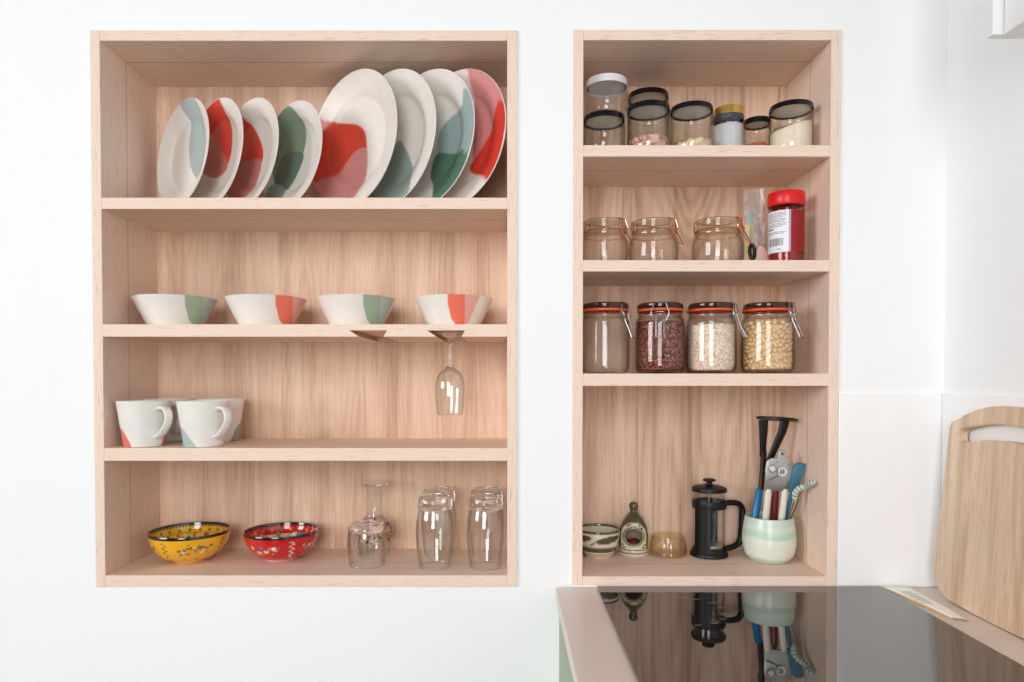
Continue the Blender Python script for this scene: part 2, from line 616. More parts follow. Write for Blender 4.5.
# ------------------------------------------------------------------ the two recessed shelf units
def shelf_unit(name, out, in_l, in_r, top_py, bot_py, shelves, label, notches=None, back='wood_b'):
    """out: x0,x1,z0,z1; shelves: list of (top py, bottom py)."""
    x0, x1, z0, z1 = out
    root = empty(name, (0, 0, 0), label=label, cat='shelf unit')
    il, ir = at(in_l, 300, 0).x, at(in_r, 300, 0).x
    zt, zb = at(300, top_py, 0).z, at(300, bot_py, 0).z
    bx = lambda nm, lo, hi, m: box_obj(nm, lo, hi, M[m], root, bev=0.0012)
    bx('side_panel', (x0, 0, z0), (il, DEP, z1), 'wood_v')
    bx('side_panel', (ir, 0, z0), (x1, DEP, z1), 'wood_v')
    bx('top_panel', (il, 0.0004, zt), (ir, DEP, z1), 'wood_h')
    bx('bottom_panel', (il, 0.0004, z0), (ir, DEP, zb), 'wood_h')
    bx('back_panel', (x0 + 0.004, DEP, z0 + 0.004), (x1 - 0.004, DEP + 0.008, z1 - 0.004), back)
    zs = []
    for k, (a, b) in enumerate(shelves):
        za, zb_ = at(300, a, 0).z, at(300, b, 0).z
        zs.append(za)
        if notches and k == notches[0]:
            bm = bmesh.new()
            pts = [(il, za), (il, zb_)]
            for (t0, t1, b0, b1, nt) in notches[1]:
                zn = at(300, nt, 0).z
                pts += [(at(b0, 336, 0).x, zb_), (at(t0, 331, 0).x, zn), (at(t1, 331, 0).x, zn), (at(b1, 336, 0).x, zb_)]
            pts += [(ir, zb_), (ir, za)]
            prism(bm, pts, 0.0, DEP, mat=XZ)
            bm_obj('shelf', bm, M['wood_h'], root)
        else:
            bx('shelf', (il, 0.0, zb_), (ir, DEP, za), 'wood_h')
    return root, zs, at(300, bot_py, 0).z


NOTCH = (1, [(349, 387, 358.5, 383.5, 330.3), (427, 465, 436.5, 461.5, 330.3)])
LU, LZ, LB = shelf_unit('shelf_unit', L_OUT, 102.3, 507.2, 40.5, 575.5, [(197.5, 209), (324.3, 336.6), (448, 461)],
                        'wide limed oak recessed shelf unit holding plates, bowls, mugs and glasses', NOTCH)
RU, RZ, RB = shelf_unit('shelf_unit', R_OUT, 583, 829.3, 40, 576.5, [(145, 156.5), (260, 271.5), (373.5, 386)],
                        'narrow limed oak recessed shelf unit holding jars and a cafetiere', back='wood_c')

# hinge-pin dimples are skipped; a few wood plugs show on the frame
# ------------------------------------------------------------------ plates
WHITE = (238, 233, 225)
RED, PINK, SAGE, BLUE, DKG = (226, 70, 52), (222, 150, 148), (128, 154, 132), (168, 184, 184), (84, 124, 102)


def plate_obj(R, h, layers):
    """front face up (+z). layers: list of (poly in (u,v), colour)."""
    prof = []
    nf = 46
    for i in range(nf + 1):
        r = i / nf
        if r < 0.62:
            z = 0.0
        else:
            s = (r - 0.62) / 0.38
            z = h * (s ** 0.8 if s > 0.25 else (0.25 ** 0.8) * (s / 0.25) ** 1.7)
        prof.append((R * r, z))
    th = R * 0.028
    prof += [(R * 1.006, h + 0.0004), (R * 1.010, h - th * 0.4), (R * 0.996, h - th)]
    for i in range(1, 13):
        r = 1 - i / 12
        if r < 0.60:
            z = -th * 1.1
        else:
            z = h * ((r - 0.6) / 0.4) ** 0.9 - th * 1.1
        prof.append((R * r * 0.99, z))
    vs, fs, ri = lathe_data(prof, 128)
    o = mesh_obj('plate', vs, fs, M['glaze'], None, True, np.tile(np.array(lin(WHITE)), (len(vs), 1)))
    o.data.flip_normals()
    return o, vs, ri <= nf


def paint_plate(o, vs, front, R, h, layers, zoom):
    sc, x0, y0 = zoom
    mw = o.matrix_world.copy()
    inv = mw.inverted()
    cam_l = inv @ Vector((0, -D, ZC))
    col = np.tile(np.array(lin(WHITE)), (len(vs), 1))
    for pts, c in layers:
        poly = []
        for (a, b) in pts:
            q = inv @ at(a / sc + x0, b / sc + y0, 0.0)
            d = q - cam_l
            t = (h * 0.25 - cam_l.z) / d.z
            w_ = cam_l + d * t
            poly.append((w_.x / R, w_.y / R))
        col = blend(col, poly_mask(vs[:, 0] / R, vs[:, 1] / R, poly, 0.022) * front, c)
    arr = np.ones((len(vs), 4), dtype=np.float32)
    arr[:, :3] = col
    o.data.color_attributes['paint'].data.foreach_set('color', arr.ravel())


def place_plate(o, R, alpha, lean, right_px, Yc, zshelf):
    n = Vector((-math.sin(alpha) * math.cos(lean), -math.cos(alpha) * math.cos(lean), math.sin(lean)))
    t = Vector((math.cos(alpha), -math.sin(alpha), 0))
    up = n.cross(t)
    rot = Matrix((t, up, n)).transposed()
    V = [rot @ v.co for v in o.data.vertices]
    zmin = min(v.z for v in V)
    z = zshelf - zmin + 0.0003
    x = at(right_px, 200, Yc).x - R * 0.7
    for _ in range(12):
        e = right_px - max(proj((v.x + x, v.y + Yc, v.z + z))[0] for v in V)
        x += e * S
    o.matrix_world = Matrix.Translation((x, Yc, z)) @ rot.to_4x4()
    return o


A40 = math.radians(40)
plates = [
    # R, right px, lean, (scale, x0, y0) of the sketch its outlines were read from, layers, label
    (0.1195, 209.5, 5, (4.55, 150, 60), [
        ([(150, 168), (190, 160), (228, 185), (252, 260), (264, 330), (262, 420), (250, 500), (228, 540), (195, 525), (175, 470), (170, 380), (180, 290), (163, 230)], BLUE),
        ([(185, 490), (215, 470), (255, 420), (250, 500), (226, 538), (198, 524)], (160, 184, 172)),
    ], 'small white plate with a grey-blue drop, leftmost on the top shelf'),
    (0.1195, 243.5, 5, (4.55, 150, 60), [
        ([(225, 270), (275, 200), (328, 170), (352, 250), (367, 330), (362, 420), (345, 475), (320, 500), (280, 500), (225, 470)], RED),
        ([(230, 350), (270, 338), (312, 390), (346, 470), (325, 515), (285, 535), (235, 510), (215, 430)], (208, 122, 110)),
    ], 'small white plate whose upper left is red, second from the left'),
    (0.1195, 279, 5, (3.588, 80, 20), [
        ([(545, 370), (578, 343), (620, 388), (649, 455), (645, 510), (600, 560), (540, 600), (530, 480)], RED),
        ([(545, 530), (608, 498), (644, 505), (632, 570), (602, 635), (560, 655), (535, 600)], (208, 130, 122)),
    ], 'small white plate with red middle and pink foot, third from the left'),
    (0.1165, 322.5, 5, (3.588, 80, 20), [
        ([(695, 420), (730, 345), (765, 315), (796, 358), (807, 410), (795, 480), (770, 560), (735, 610), (705, 600), (690, 520)], SAGE),
        ([(718, 495), (760, 470), (797, 482), (775, 550), (742, 602), (712, 612), (700, 560)], (104, 128, 114)),
        ([(685, 650), (690, 600), (715, 590), (735, 615), (725, 650)], (150, 170, 166)),
    ], 'small white plate with a sage green leaf shape, fourth from the left'),
    (0.151, 397.5, 3, (3.591, 300, 20), [
        ([(20, 362), (85, 364), (150, 369), (200, 374), (226, 398), (233, 440), (228, 500), (190, 560), (130, 600), (70, 610), (20, 600), (10, 480)], RED),
        ([(65, 600), (130, 552), (162, 508), (195, 468), (231, 459), (236, 520), (226, 580), (205, 640), (150, 690), (85, 680)], PINK),
    ], 'large white plate with a red and pink corner, in front of the other large plates'),
    (0.151, 436.5, 3, (3.591, 300, 20), [
        ([(350, 430), (376, 465), (396, 515), (407, 570), (400, 640), (330, 680), (255, 650), (290, 560), (325, 470)], (150, 166, 158)),
    ], 'large white plate with a grey-green foot, second of the large plates'),
    (0.151, 475, 3, (3.591, 300, 20), [
        ([(602, 255), (587, 308), (545, 340), (505, 383), (490, 430), (494, 500), (545, 520), (600, 500), (640, 440), (650, 340), (630, 270)], (160, 180, 180)),
        ([(485, 480), (545, 478), (592, 470), (603, 488), (620, 480), (600, 560), (552, 640), (500, 665), (478, 600), (463, 556)], DKG),
    ], 'large white plate half covered in grey-blue and dark green'),
    (0.151, 506.3, 3, (3.591, 300, 20), [
        ([(622, 165), (700, 185), (760, 300), (755, 400), (690, 430), (620, 500), (619, 400), (623, 280)], (222, 148, 146)),
        ([(722, 300), (755, 320), (750, 400), (730, 500), (694, 584), (660, 562), (612, 547), (606, 520), (640, 470), (682, 398)], (224, 60, 46)),
    ], 'large white plate with pink top and red flank, rightmost against the side panel'),
]
for (R, rp, ln, tr, layers, label) in plates:
    o, vs_, front_ = plate_obj(R, R * 0.13, layers)
    big = R > 0.14
    place_plate(o, R, A40, math.radians(ln), rp, 0.112 if big else 0.100, LZ[0])
    paint_plate(o, vs_, front_, R, R * 0.13, layers, tr)
    tag(o, label, 'plate', 'large plates on the top shelf' if big else 'small plates on the top shelf')


def face_cam(x, y):
    """rotation about z that turns local -y towards the camera"""
    return math.atan2(x, y + D) * -1.0


# ------------------------------------------------------------------ cereal bowls
def conical_bowl(left, right, c1, c2, label, Y=0.108, du=0.0):
    h, R = 0.064, 0.087
    rb = 0.056
    outer = [(0, 0), (rb * 0.9, 0), (rb, 0.001), (rb + 0.0015, 0.004)]
    nf = 70
    for i in range(1, nf + 1):
        s = i / nf
        outer.append((rb + 0.0015 + (R - rb - 0.0015) * s ** 0.97, 0.004 + (h - 0.004) * s))
    prof = outer + [(R - 0.001, h + 0.0015), (R - 0.004, h + 0.0005)]
    no = len(outer)
    for i in range(1, 9):
        s = 1 - i / 9
        prof.append((rb * 0.8 + (R - 0.005 - rb * 0.8) * s, 0.007 + (h - 0.007) * s))
    prof.append((0, 0.006))

    def paint(vs, ri):
        col = np.tile(np.array(lin((240, 236, 228))), (len(vs), 1))
        u, v = vs[:, 0] / R - du, vs[:, 2] / h
        fr = (vs[:, 1] < 0) & (ri < no + 1)
        m = poly_mask(u, v, [(0.205, 1.15), (0.21, 0.7), (0.29, 0.25), (0.42, 0.02), (0.54, -0.02), (0.63, 0.1), (0.64, 1.15)], 0.02, False) * fr
        col = blend(col, m, c1)
        m = poly_mask(u, v, [(0.63, 1.15), (0.63, 0.05), (0.72, 0.14), (0.84, 0.5), (0.97, 0.9), (1.05, 1.15)], 0.02, False) * fr
        return blend(col, m, c2)
    cx = (left + right) / 2
    p = at(cx, 300, Y)
    o = lathe('bowl', prof, M['glaze'], None, 256, paint=paint, loc=(p.x, Y, LZ[1]))
    o.rotation_euler.z = face_cam(p.x, Y)
    tag(o, label, 'bowl', 'conical bowls on the second shelf')


conical_bowl(134, 217, (162, 182, 158), (178, 194, 188), 'white conical bowl with sage green patch, leftmost on the second shelf', 0.106)
conical_bowl(226, 307, (244, 122, 100), (234, 174, 164), 'white conical bowl with red patch, second from left, over bare shelf edge')
conical_bowl(318, 395, (162, 182, 158), (178, 194, 188), 'white conical bowl with sage green patch above the empty glass slot', du=-0.05)
conical_bowl(416, 492, (244, 122, 100), (236, 178, 168), 'white conical bowl with red patch above the hanging wine glass', du=-0.36)


# ------------------------------------------------------------------ mugs
def mug(px, Y, az, patches, label, R=0.0535):
    h, rb = 0.0965, 0.0395
    outer = [(0, 0), (rb * 0.93, 0.0), (rb, 0.0012)]
    nf = 30
    for i in range(1, nf + 1):
        s = i / nf
        outer.append((rb + (R - rb) * s ** 0.95, 0.0012 + (h - 0.0012) * s))
    prof = outer + [(R - 0.0012, h + 0.0012), (R - 0.0028, h)]
    for i in range(1, 9):
        s = 1 - i / 9
        prof.append((rb * 0.9 + (R - 0.0035 - rb * 0.9) * s, 0.005 + (h - 0.005) * s))
    prof.append((0, 0.005))
    p = at(px, 420, Y)
    root = empty('mug', (p.x, Y, LZ[2]), label=label, cat='mug', group='mugs on the third shelf')
    fc = face_cam(p.x, Y)

    def paint(vs, ri):
        ca, sa = math.cos(fc), math.sin(fc)
        # patches are laid out on the side turned to the room
        x = vs[:, 0] * ca + vs[:, 1] * sa
        y = -vs[:, 0] * sa + vs[:, 1] * ca
        col = np.tile(np.array(lin((240, 236, 230))), (len(vs), 1))
        fr = (y < 0) & (ri < len(outer) + 1)
        for poly, c in patches:
            col = blend(col, poly_mask(x / R, vs[:, 2] / h, poly, 0.03) * fr, c)
        return col
    lathe('body', prof, M['glaze'], root, 128, paint=paint)
    # ear-shaped strap handle in the local x-z plane
    d = Vector((math.cos(az), math.sin(az), 0))
    k = [(0.0470, 0.078), (0.058, 0.083), (0.071, 0.081), (0.079, 0.069), (0.077, 0.053), (0.067, 0.038), (0.055, 0.027), (0.0435, 0.0215)]
    pts = [d * a + Vector((0, 0, b)) for a, b in [(q[0], q[1]) for q in curve_pts(k, 5)]]
    n = len(pts)
    side = d.cross(Vector((0, 0, 1)))
    bm = bmesh.new()
    add_tube(bm, pts, [1.0 + 0.25 * abs(2 * i / (n - 1) - 1) for i in range(n)], seg=14, flat=(0.0092, 0.0042, side))
    vs = [v.co.copy() for v in bm.verts]
    o = bm_obj('handle', bm, M['glaze'], root, smooth=True)
    ca = o.data.color_attributes.new('paint', 'FLOAT_COLOR', 'POINT')
    ca.data.foreach_set('color', np.tile(np.array(lin((240, 236, 230)) + (1,), dtype=np.float32), len(vs)))
    return root


RD = (232, 118, 102)
mug(144, 0.047, math.radians(-27), [([(-1.3, 0.45), (-0.85, 0.42), (-0.62, 0.25), (-0.45, -0.1), (-1.2, -0.2)], RD),
                                    ([(0.62, -0.1), (0.66, 0.12), (0.78, 0.3), (1.2, 0.35), (1.2, -0.2)], RD)],
    'white mug with coral patches, leftmost and in front')
mug(203.5, 0.047, math.radians(-30), [([(-1.3, 0.5), (-0.8, 0.42), (-0.55, 0.25), (-0.25, -0.1), (-1.2, -0.2)], (176, 194, 194))],
    'white mug with pale blue-grey lower corner, front right of the four')
mug(169, 0.165, math.radians(-45), [],
    'white mug half hidden between the two front mugs')
mug(220, 0.165, math.radians(80), [([(0.35, -0.2), (0.55, 0.2), (0.75, 0.4), (1.2, 0.6), (1.3, -0.2)], (150, 174, 158))],
    'white mug with green lower corner, behind the pale blue-grey one')


# ------------------------------------------------------------------ ornate hand-painted bowls
def ornate_bowl(px, Y, R, h, base, accents, label, seed, name='bowl'):
    rf = R * 0.42
    ft = 0.006
    outer = [(0, 0.001), (rf * 0.9, 0.001), (rf * 0.96, 0), (rf, 0.001), (rf * 0.99, ft)]
    nf = 44
    for i in range(1, nf + 1):
        a = i / nf
        r = rf + (R - rf) * math.sin(a * PI / 2) ** 0.95
        z = ft + (h - ft) * (1 - math.cos(a * PI / 2)) ** 0.92
        outer.append((r, z))
    no = len(outer)
    prof = outer + [(R - 0.0008, h + 0.0018), (R - 0.003, h + 0.001)]
    ni = 40
    for i in range(1, ni):
        a = 1 - i / ni
        r = (R - 0.004) * math.sin(a * PI / 2) ** 0.95
        z = ft + 0.004 + (h - ft - 0.005) * (1 - math.cos(a * PI / 2)) ** 0.92
        prof.append((r, z))
    prof.append((0, ft + 0.004))
    r_ = random.Random(seed)

    def paint(vs, ri):
        x, y, z = vs[:, 0], vs[:, 1], vs[:, 2]
        th = np.arctan2(x, -y)            # 0 faces the room
        rr = np.hypot(x, y)
        col = np.tile(np.array(lin(base)), (len(vs), 1))
        out = (ri < no)
        inn = (ri > no + 1)
        # unroll outside: arc length and height
        s = z / h
        arc = th * R * 0.8

        def dot(cond, ca, cz, ra, rz, c, rot=0.0):
            nonlocal col
            for off in (-2 * PI, 0, 2 * PI):
                du = (th - ca + off) * R * 0.8
                dv = (z - cz)
                cu, su = math.cos(rot), math.sin(rot)
                a_, b_ = (du * cu + dv * su) / ra, (-du * su + dv * cu) / rz
                m = np.clip((1.15 - np.hypot(a_, b_)) / 0.3, 0, 1) * cond
                col = blend(col, m, c)
        foot = out & (z < ft * 1.05)
        col = blend(col, foot * 1.0, accents['foot'])
        # outside motifs, six around
        for k in range(4):
            a0 = k * PI / 2 + accents.get('phase', 0.0)
            # flower sprig
            for q in range(17):
                c = accents['flower'][q % len(accents['flower'])]
                da, dz = (q - 8) * 0.05 + r_.uniform(-0.02, 0.02), 0.55 * h + r_.uniform(-0.12, 0.13) * h
                dot(out, a0 + da, dz, 0.0024 + r_.uniform(0, 0.0022), 0.0020 + r_.uniform(0, 0.0018), c, r_.uniform(0, 3))
            for q in range(20):
                dot(out, a0 + r_.uniform(-0.42, 0.42), h * r_.uniform(0.22, 0.78), 0.0010, 0.0014, accents['ink'], r_.uniform(0, 3))
            # wavy vine between the sprigs
            a1 = a0 + PI / 4
            for q in range(16):
                zz = h * (0.2 + 0.62 * q / 15)
                dot(out, a1 + 0.035 * math.sin(q * 1.5), zz, 0.0012, 0.0017, accents['vine'])
                if q % 2:
                    dot(out, a1 + 0.07 * (1 if q % 4 == 1 else -1), zz, 0.0011, 0.0014, accents['vine'])
        # inside rings
        ir = rr / R
        ring = lambda a, b: (np.clip((ir - a) / 0.012, 0, 1) * np.clip((b - ir) / 0.012, 0, 1)) * inn
        col = blend(col, ring(0.74, 0.86) * 0.0, base)
        for q in range(44):
            a0 = q * 2 * PI / 44
            da = np.abs((th - a0 + PI) % (2 * PI) - PI) * ir * R
            m = np.clip((0.0032 - da) / 0.0008, 0, 1) * ring(0.895, 0.94)
            col = blend(col, m, accents['leaf'][q % len(accents['leaf'])])
        col = blend(col, ring(0.872, 0.888), accents['ink'])
        col = blend(col, ring(0.70, 0.868), accents['inner'])
        for q in range(110):
            a0, r0 = r_.uniform(-PI, PI), r_.choice([0.74, 0.79, 0.835])
            d = np.hypot(x - R * r0 * math.sin(a0), y + R * r0 * math.cos(a0))
            m = np.clip((0.0045 - d) / 0.001, 0, 1) * inn
            col = blend(col, m, accents['flower'][q % len(accents['flower'])])
        col = blend(col, ring(0.675, 0.695), accents['ink'])
        for q in range(40):
            a0, r0 = r_.uniform(-PI, PI), r_.uniform(0.05, 0.65)
            d = np.hypot(x - R * r0 * math.sin(a0), y + R * r0 * math.cos(a0))
            col = blend(col, np.clip((0.004 - d) / 0.001, 0, 1) * inn, accents['flower'][(q + 2) % len(accents['flower'])])
        # dotted border then black rim
        for q in range(72):
            a0 = q * 2 * PI / 72
            da = np.abs((th - a0 + PI) % (2 * PI) - PI) * R
            m = np.clip((0.0024 - da) / 0.0007, 0, 1) * ((ir > 0.945) & inn)
            col = blend(col, m, accents['ink'])
        rim = ((ri >= no - 3) & (ri <= no + 2)) * 1.0
        return blend(col, rim, (26, 20, 20))
    p = at(px, 540, Y)
    o = lathe(name, prof, M['glaze_shiny'], None, 288, paint=paint, loc=(p.x, Y, LB))
    o.rotation_euler.z = face_cam(p.x, Y)
    return tag(o, label, 'bowl')


ornate_bowl(190, 0.125, 0.0865, 0.067, (240, 178, 20), dict(
    foot=(226, 168, 40), ink=(40, 34, 24), vine=(40, 48, 24), inner=(236, 200, 90), leaf=[(60, 120, 50), (240, 178, 20), (50, 110, 60), (240, 190, 40)],
    flower=[(200, 60, 50), (70, 130, 70), (240, 214, 190), (50, 110, 110), (216, 120, 40)], phase=0.12),
    'yellow hand-painted bowl with floral sprigs and black rim', 3)
ornate_bowl(281.5, 0.135, 0.082, 0.065, (204, 18, 26), dict(
    foot=(222, 150, 140), ink=(30, 20, 24), vine=(246, 226, 220), inner=(228, 190, 170), leaf=[(222, 150, 60), (204, 18, 26), (90, 140, 80), (196, 30, 40)],
    flower=[(236, 196, 90), (80, 120, 170), (236, 130, 90), (120, 160, 110), (244, 226, 214)], phase=-0.5),
    'red hand-painted bowl with floral sprigs and black rim', 5)


# ------------------------------------------------------------------ drinking glasses (bottom shelf, rims down)
def copy_tree(o, parent=None):
    c = o.copy()
    COL.objects.link(c)
    if parent:
        c.parent = parent
    for ch in list(o.children):
        copy_tree(ch, c)
    return c


def solid_glass_lathe(name, outer, inner, mat, parent=None, loc=None, seg=64):
    o = lathe(name, outer + inner, mat, parent, seg, loc=loc)
    bm = bmesh.new()
    bm.from_mesh(o.data)
    es = [e for e in bm.edges if e.is_boundary]
    if es:
        bmesh.ops.bridge_loops(bm, edges=es)
    bmesh.ops.recalc_face_normals(bm, faces=bm.faces)
    bm.to_mesh(o.data)
    bm.free()
    o.data.polygons.foreach_set('use_smooth', [True] * len(o.data.polygons))
    return o


# bulbous pint tumbler, upside down: thin wall below, thick foot of solid glass on top
tall = smooth_profile([(0.0345, 0.0), (0.0375, 0.02), (0.0415, 0.055), (0.042, 0.08), (0.0395, 0.108), (0.0355, 0.1265)], 4)
tall_in = smooth_profile([(0.0335, 0.1265), (0.0372, 0.108), (0.0396, 0.08), (0.0391, 0.055), (0.0352, 0.02), (0.0325, 0.0)], 4)
tall_base = smooth_profile([(0.0, 0.1235), (0.018, 0.1232), (0.0290, 0.1225), (0.0333, 0.1255), (0.0356, 0.1270), (0.0375, 0.132), (0.0378, 0.142),
                            (0.0355, 0.151), (0.0315, 0.155, 1), (0.026, 0.1535), (0.0, 0.1515)], 5)


def tall_glass(px, Y, label):
    p = at(px, 540, Y)
    root = empty('tumbler', (p.x, Y, LB + 0.0005), 0, label, 'glass', 'tall bulbous tumblers on the bottom shelf')
    solid_glass_lathe('wall', tall, tall_in, M['crystal'], root, seg=72)
    solid_glass_lathe('foot', tall_base, [], M['thick'], root, seg=72)
    return root


tg = tall_glass(435, 0.068, 'upturned tall bulbous tumbler, front one of the left pair')


def tall_copy(px, Y, label):
    c = copy_tree(tg)
    p = at(px, 540, Y)
    c.location = (p.x, Y, LB + 0.0005)
    c['label'] = label


tall_copy(439, 0.165, 'upturned tall bulbous tumbler, rear one of the left pair')
tall_copy(485.5, 0.068, 'upturned tall bulbous tumbler, front one by the right side panel')
tall_copy(486.5, 0.165, 'upturned tall bulbous tumbler, rear one by the right side panel')

p = at(367, 540, 0.085)
st_ = empty('tumbler', (p.x, 0.085, LB + 0.0005), 0, 'short upturned tumbler in front of the footed glass', 'glass')
solid_glass_lathe('wall', smooth_profile([(0.0395, 0.0), (0.0418, 0.03), (0.0422, 0.06), (0.0405, 0.076)], 5),
                  smooth_profile([(0.0385, 0.076), (0.0402, 0.06), (0.0396, 0.03), (0.0376, 0.0)], 5), M['crystal'], st_)
solid_glass_lathe('foot', smooth_profile([(0.0, 0.074), (0.028, 0.073), (0.0378, 0.0745), (0.0405, 0.0765), (0.0400, 0.084), (0.0365, 0.0905), (0.030, 0.0925, 1), (0.0, 0.091)], 5), [], M['thick'], st_)

p = at(374.5, 540, 0.172)
ft = empty('footed_glass', (p.x, 0.172, LB + 0.0005), rz=face_cam(p.x, 0.172), label='upturned footed glass with a floral transfer behind the short tumbler', cat='glass')
solid_glass_lathe('wall', smooth_profile([(0.0355, 0.0), (0.040, 0.03), (0.0415, 0.06), (0.039, 0.075), (0.028, 0.083), (0.0205, 0.090)], 5),
                  smooth_profile([(0.0185, 0.089), (0.027, 0.081), (0.037, 0.073), (0.0395, 0.058), (0.038, 0.03), (0.0335, 0.0)], 5), M['crystal'], ft)
solid_glass_lathe('column', smooth_profile([(0.0205, 0.0905), (0.0190, 0.105), (0.0195, 0.150), (0.0205, 0.1605)], 5),
                  smooth_profile([(0.0165, 0.1605), (0.0160, 0.150), (0.0155, 0.105), (0.0165, 0.0905)], 5), M['crystal'], ft)
solid_glass_lathe('foot', smooth_profile([(0.0, 0.1608), (0.022, 0.1608), (0.030, 0.1625), (0.0315, 0.1650), (0.030, 0.1675, 1), (0.0, 0.1675)], 5), [], M['thick'], ft)
dp = []
for i in range(31):
    z = 0.033 + 0.045 * i / 30
    r = np.interp(z, [0.03, 0.06, 0.075, 0.083], [0.040, 0.0415, 0.039, 0.028]) + 0.0012
    dp.append((r, z))


def decal_paint(vs, ri):
    th = np.arctan2(vs[:, 0], -vs[:, 1])
    z = vs[:, 2]
    col = np.zeros((len(vs), 4))
    col[:, :3] = np.array(lin((230, 200, 206)))
    rr = random.Random(11)
    cs = [(214, 150, 190), (238, 196, 210), (196, 40, 50), (226, 190, 60), (110, 140, 70), (40, 30, 36), (246, 240, 238), (190, 60, 70), (160, 170, 90)]
    for q in range(340):
        a0, z0, ra = rr.uniform(-PI, PI), rr.uniform(0.036, 0.074), rr.uniform(0.0022, 0.0048)
        hi = z0 > 0.055
        c = cs[rr.choice([0, 1, 6, 0, 2, 5, 7] if hi else [3, 4, 8, 2, 1, 5])]
        du = ((th - a0 + PI) % (2 * PI) - PI) * 0.04
        m = np.clip((1.1 - np.hypot(du, z - z0) / ra) / 0.25, 0, 1)
        col[:, :3] = col[:, :3] * (1 - m[:, None]) + np.array(lin(c)) * m[:, None]
        col[:, 3] = np.maximum(col[:, 3], m * 0.92)
    return col


lathe('floral_transfer', dp, M['decal'], ft, 220, paint=decal_paint)

# wine glass hanging by its foot in the right-hand slot of the second shelf
p = at(450, 380, 0.055)
zs_b = at(300, 336.6, 0).z
wg = empty('wine_glass', (p.x, 0.055, zs_b), label='small wine glass hanging upside down from the slotted shelf', cat='glass')
bowl_o = smooth_profile([(0.0275, -0.166), (0.0305, -0.145), (0.0325, -0.115), (0.0315, -0.095), (0.024, -0.075), (0.010, -0.0655)], 5)
bowl_i = smooth_profile([(0.009, -0.067), (0.0225, -0.077), (0.0300, -0.096), (0.0310, -0.115), (0.0290, -0.145), (0.0260, -0.166)], 5)
solid_glass_lathe('bowl', bowl_o, bowl_i, M['crystal'], wg)
solid_glass_lathe('stem', smooth_profile([(0.0, -0.0675), (0.008, -0.0668), (0.0098, -0.0650), (0.0058, -0.057), (0.0042, -0.045), (0.0042, -0.015), (0.006, 0.0005), (0.007, 0.0012, 1), (0.0, 0.0012)], 5), [], M['thick'], wg, seg=32)
solid_glass_lathe('foot', smooth_profile([(0.0, 0.0014), (0.008, 0.0016), (0.018, 0.0055), (0.0365, 0.0078), (0.037, 0.0092), (0.036, 0.0098, 1), (0.0, 0.0098)], 5), [], M['thick'], wg)
# lift its foot onto the slot ledges: slot floor is the shelf underside lip


# ------------------------------------------------------------------ screw-top jars
def shell(outer, t, floor=0.004):
    """closed thin shell from an outer (r, z) outline starting at the axis and ending at the mouth."""
    inner = []
    for r, z in reversed(outer):
        if r > 1e-6:
            inner.append((max(r - t, 0.0005), max(z, floor)))
    return outer + inner + [(0, floor)]


def screw_jar(px, Y, zb, r, h, lid_mat, label, lid_h=0.015, lid_r=None, mat='glass_green', neck=0.9, extra_loc=None, group=None, lid_label=None):
    p = at(px, 120, Y)
    root = empty('storage_jar', (p.x, Y, zb + 0.0003), label=label, cat='jar', group=group)
    hb = h - 0.004
    sh = h - lid_h - 0.012
    out = smooth_profile([(0, 0.002), (r * 0.8, 0.0015), (r * 0.93, 0.001), (r, 0.008), (r, sh * 0.5), (r, sh - 0.004), (r * (neck + 0.04), sh + 0.006), (r * neck, sh + 0.012), (r * neck, hb)], 5)
    lathe('glass_body', shell(out, 0.002), M[mat], root, 64)
    lr = lid_r or r * (neck + 0.035)
    zl = h - lid_h
    lp = [(0, h), (lr * 0.86, h), (lr * 0.9, h - 0.001), (lr * 0.97, h - 0.0005), (lr, h - 0.0035), (lr, zl + 0.002), (lr * 1.012, zl + 0.001), (lr * 1.01, zl), (lr * 0.985, zl), (lr * 0.97, h - 0.004), (0, h - 0.004)]
    ld = lathe('lid', lp, M[lid_mat], root, 64, sharp=35)
    lathe('liner', [(0, zl + 0.0035), (r * neck - 0.0025, zl + 0.0035), (r * neck - 0.0025, zl + 0.0055), (0, zl + 0.0055)], M['liner'], ld, 48)
    return root


def fill(name, px, Y, zb, r, h, mat, label, cat, tilt=0.0, bumpy=0.0015, kind='stuff'):
    p = at(px, 120, Y)
    rr = r - 0.0032
    prof = smooth_profile([(0, 0), (rr * 0.9, 0.0), (rr, 0.006), (rr, h * 0.6), (rr, h)], 4)
    for i in range(1, 9):
        prof.append((rr * (1 - i / 8), h + 0.002 * math.sin(i * 1.3)))
    vs, fs, ri = lathe_data(prof, 56)
    nside = len(prof) - 8
    top = ri >= nside - 1
    vs[top, 2] += vs[top, 0] / r * tilt + rng.uniform(-bumpy, bumpy, top.sum())
    o = mesh_obj(name, vs, fs, M[mat], None, True, None, (p.x, Y, zb + 0.0046))
    bm = bmesh.new(); bm.from_mesh(o.data); bmesh.ops.recalc_face_normals(bm, faces=bm.faces); bm.to_mesh(o.data); bm.free()
    return tag(o, label, cat, None, kind)


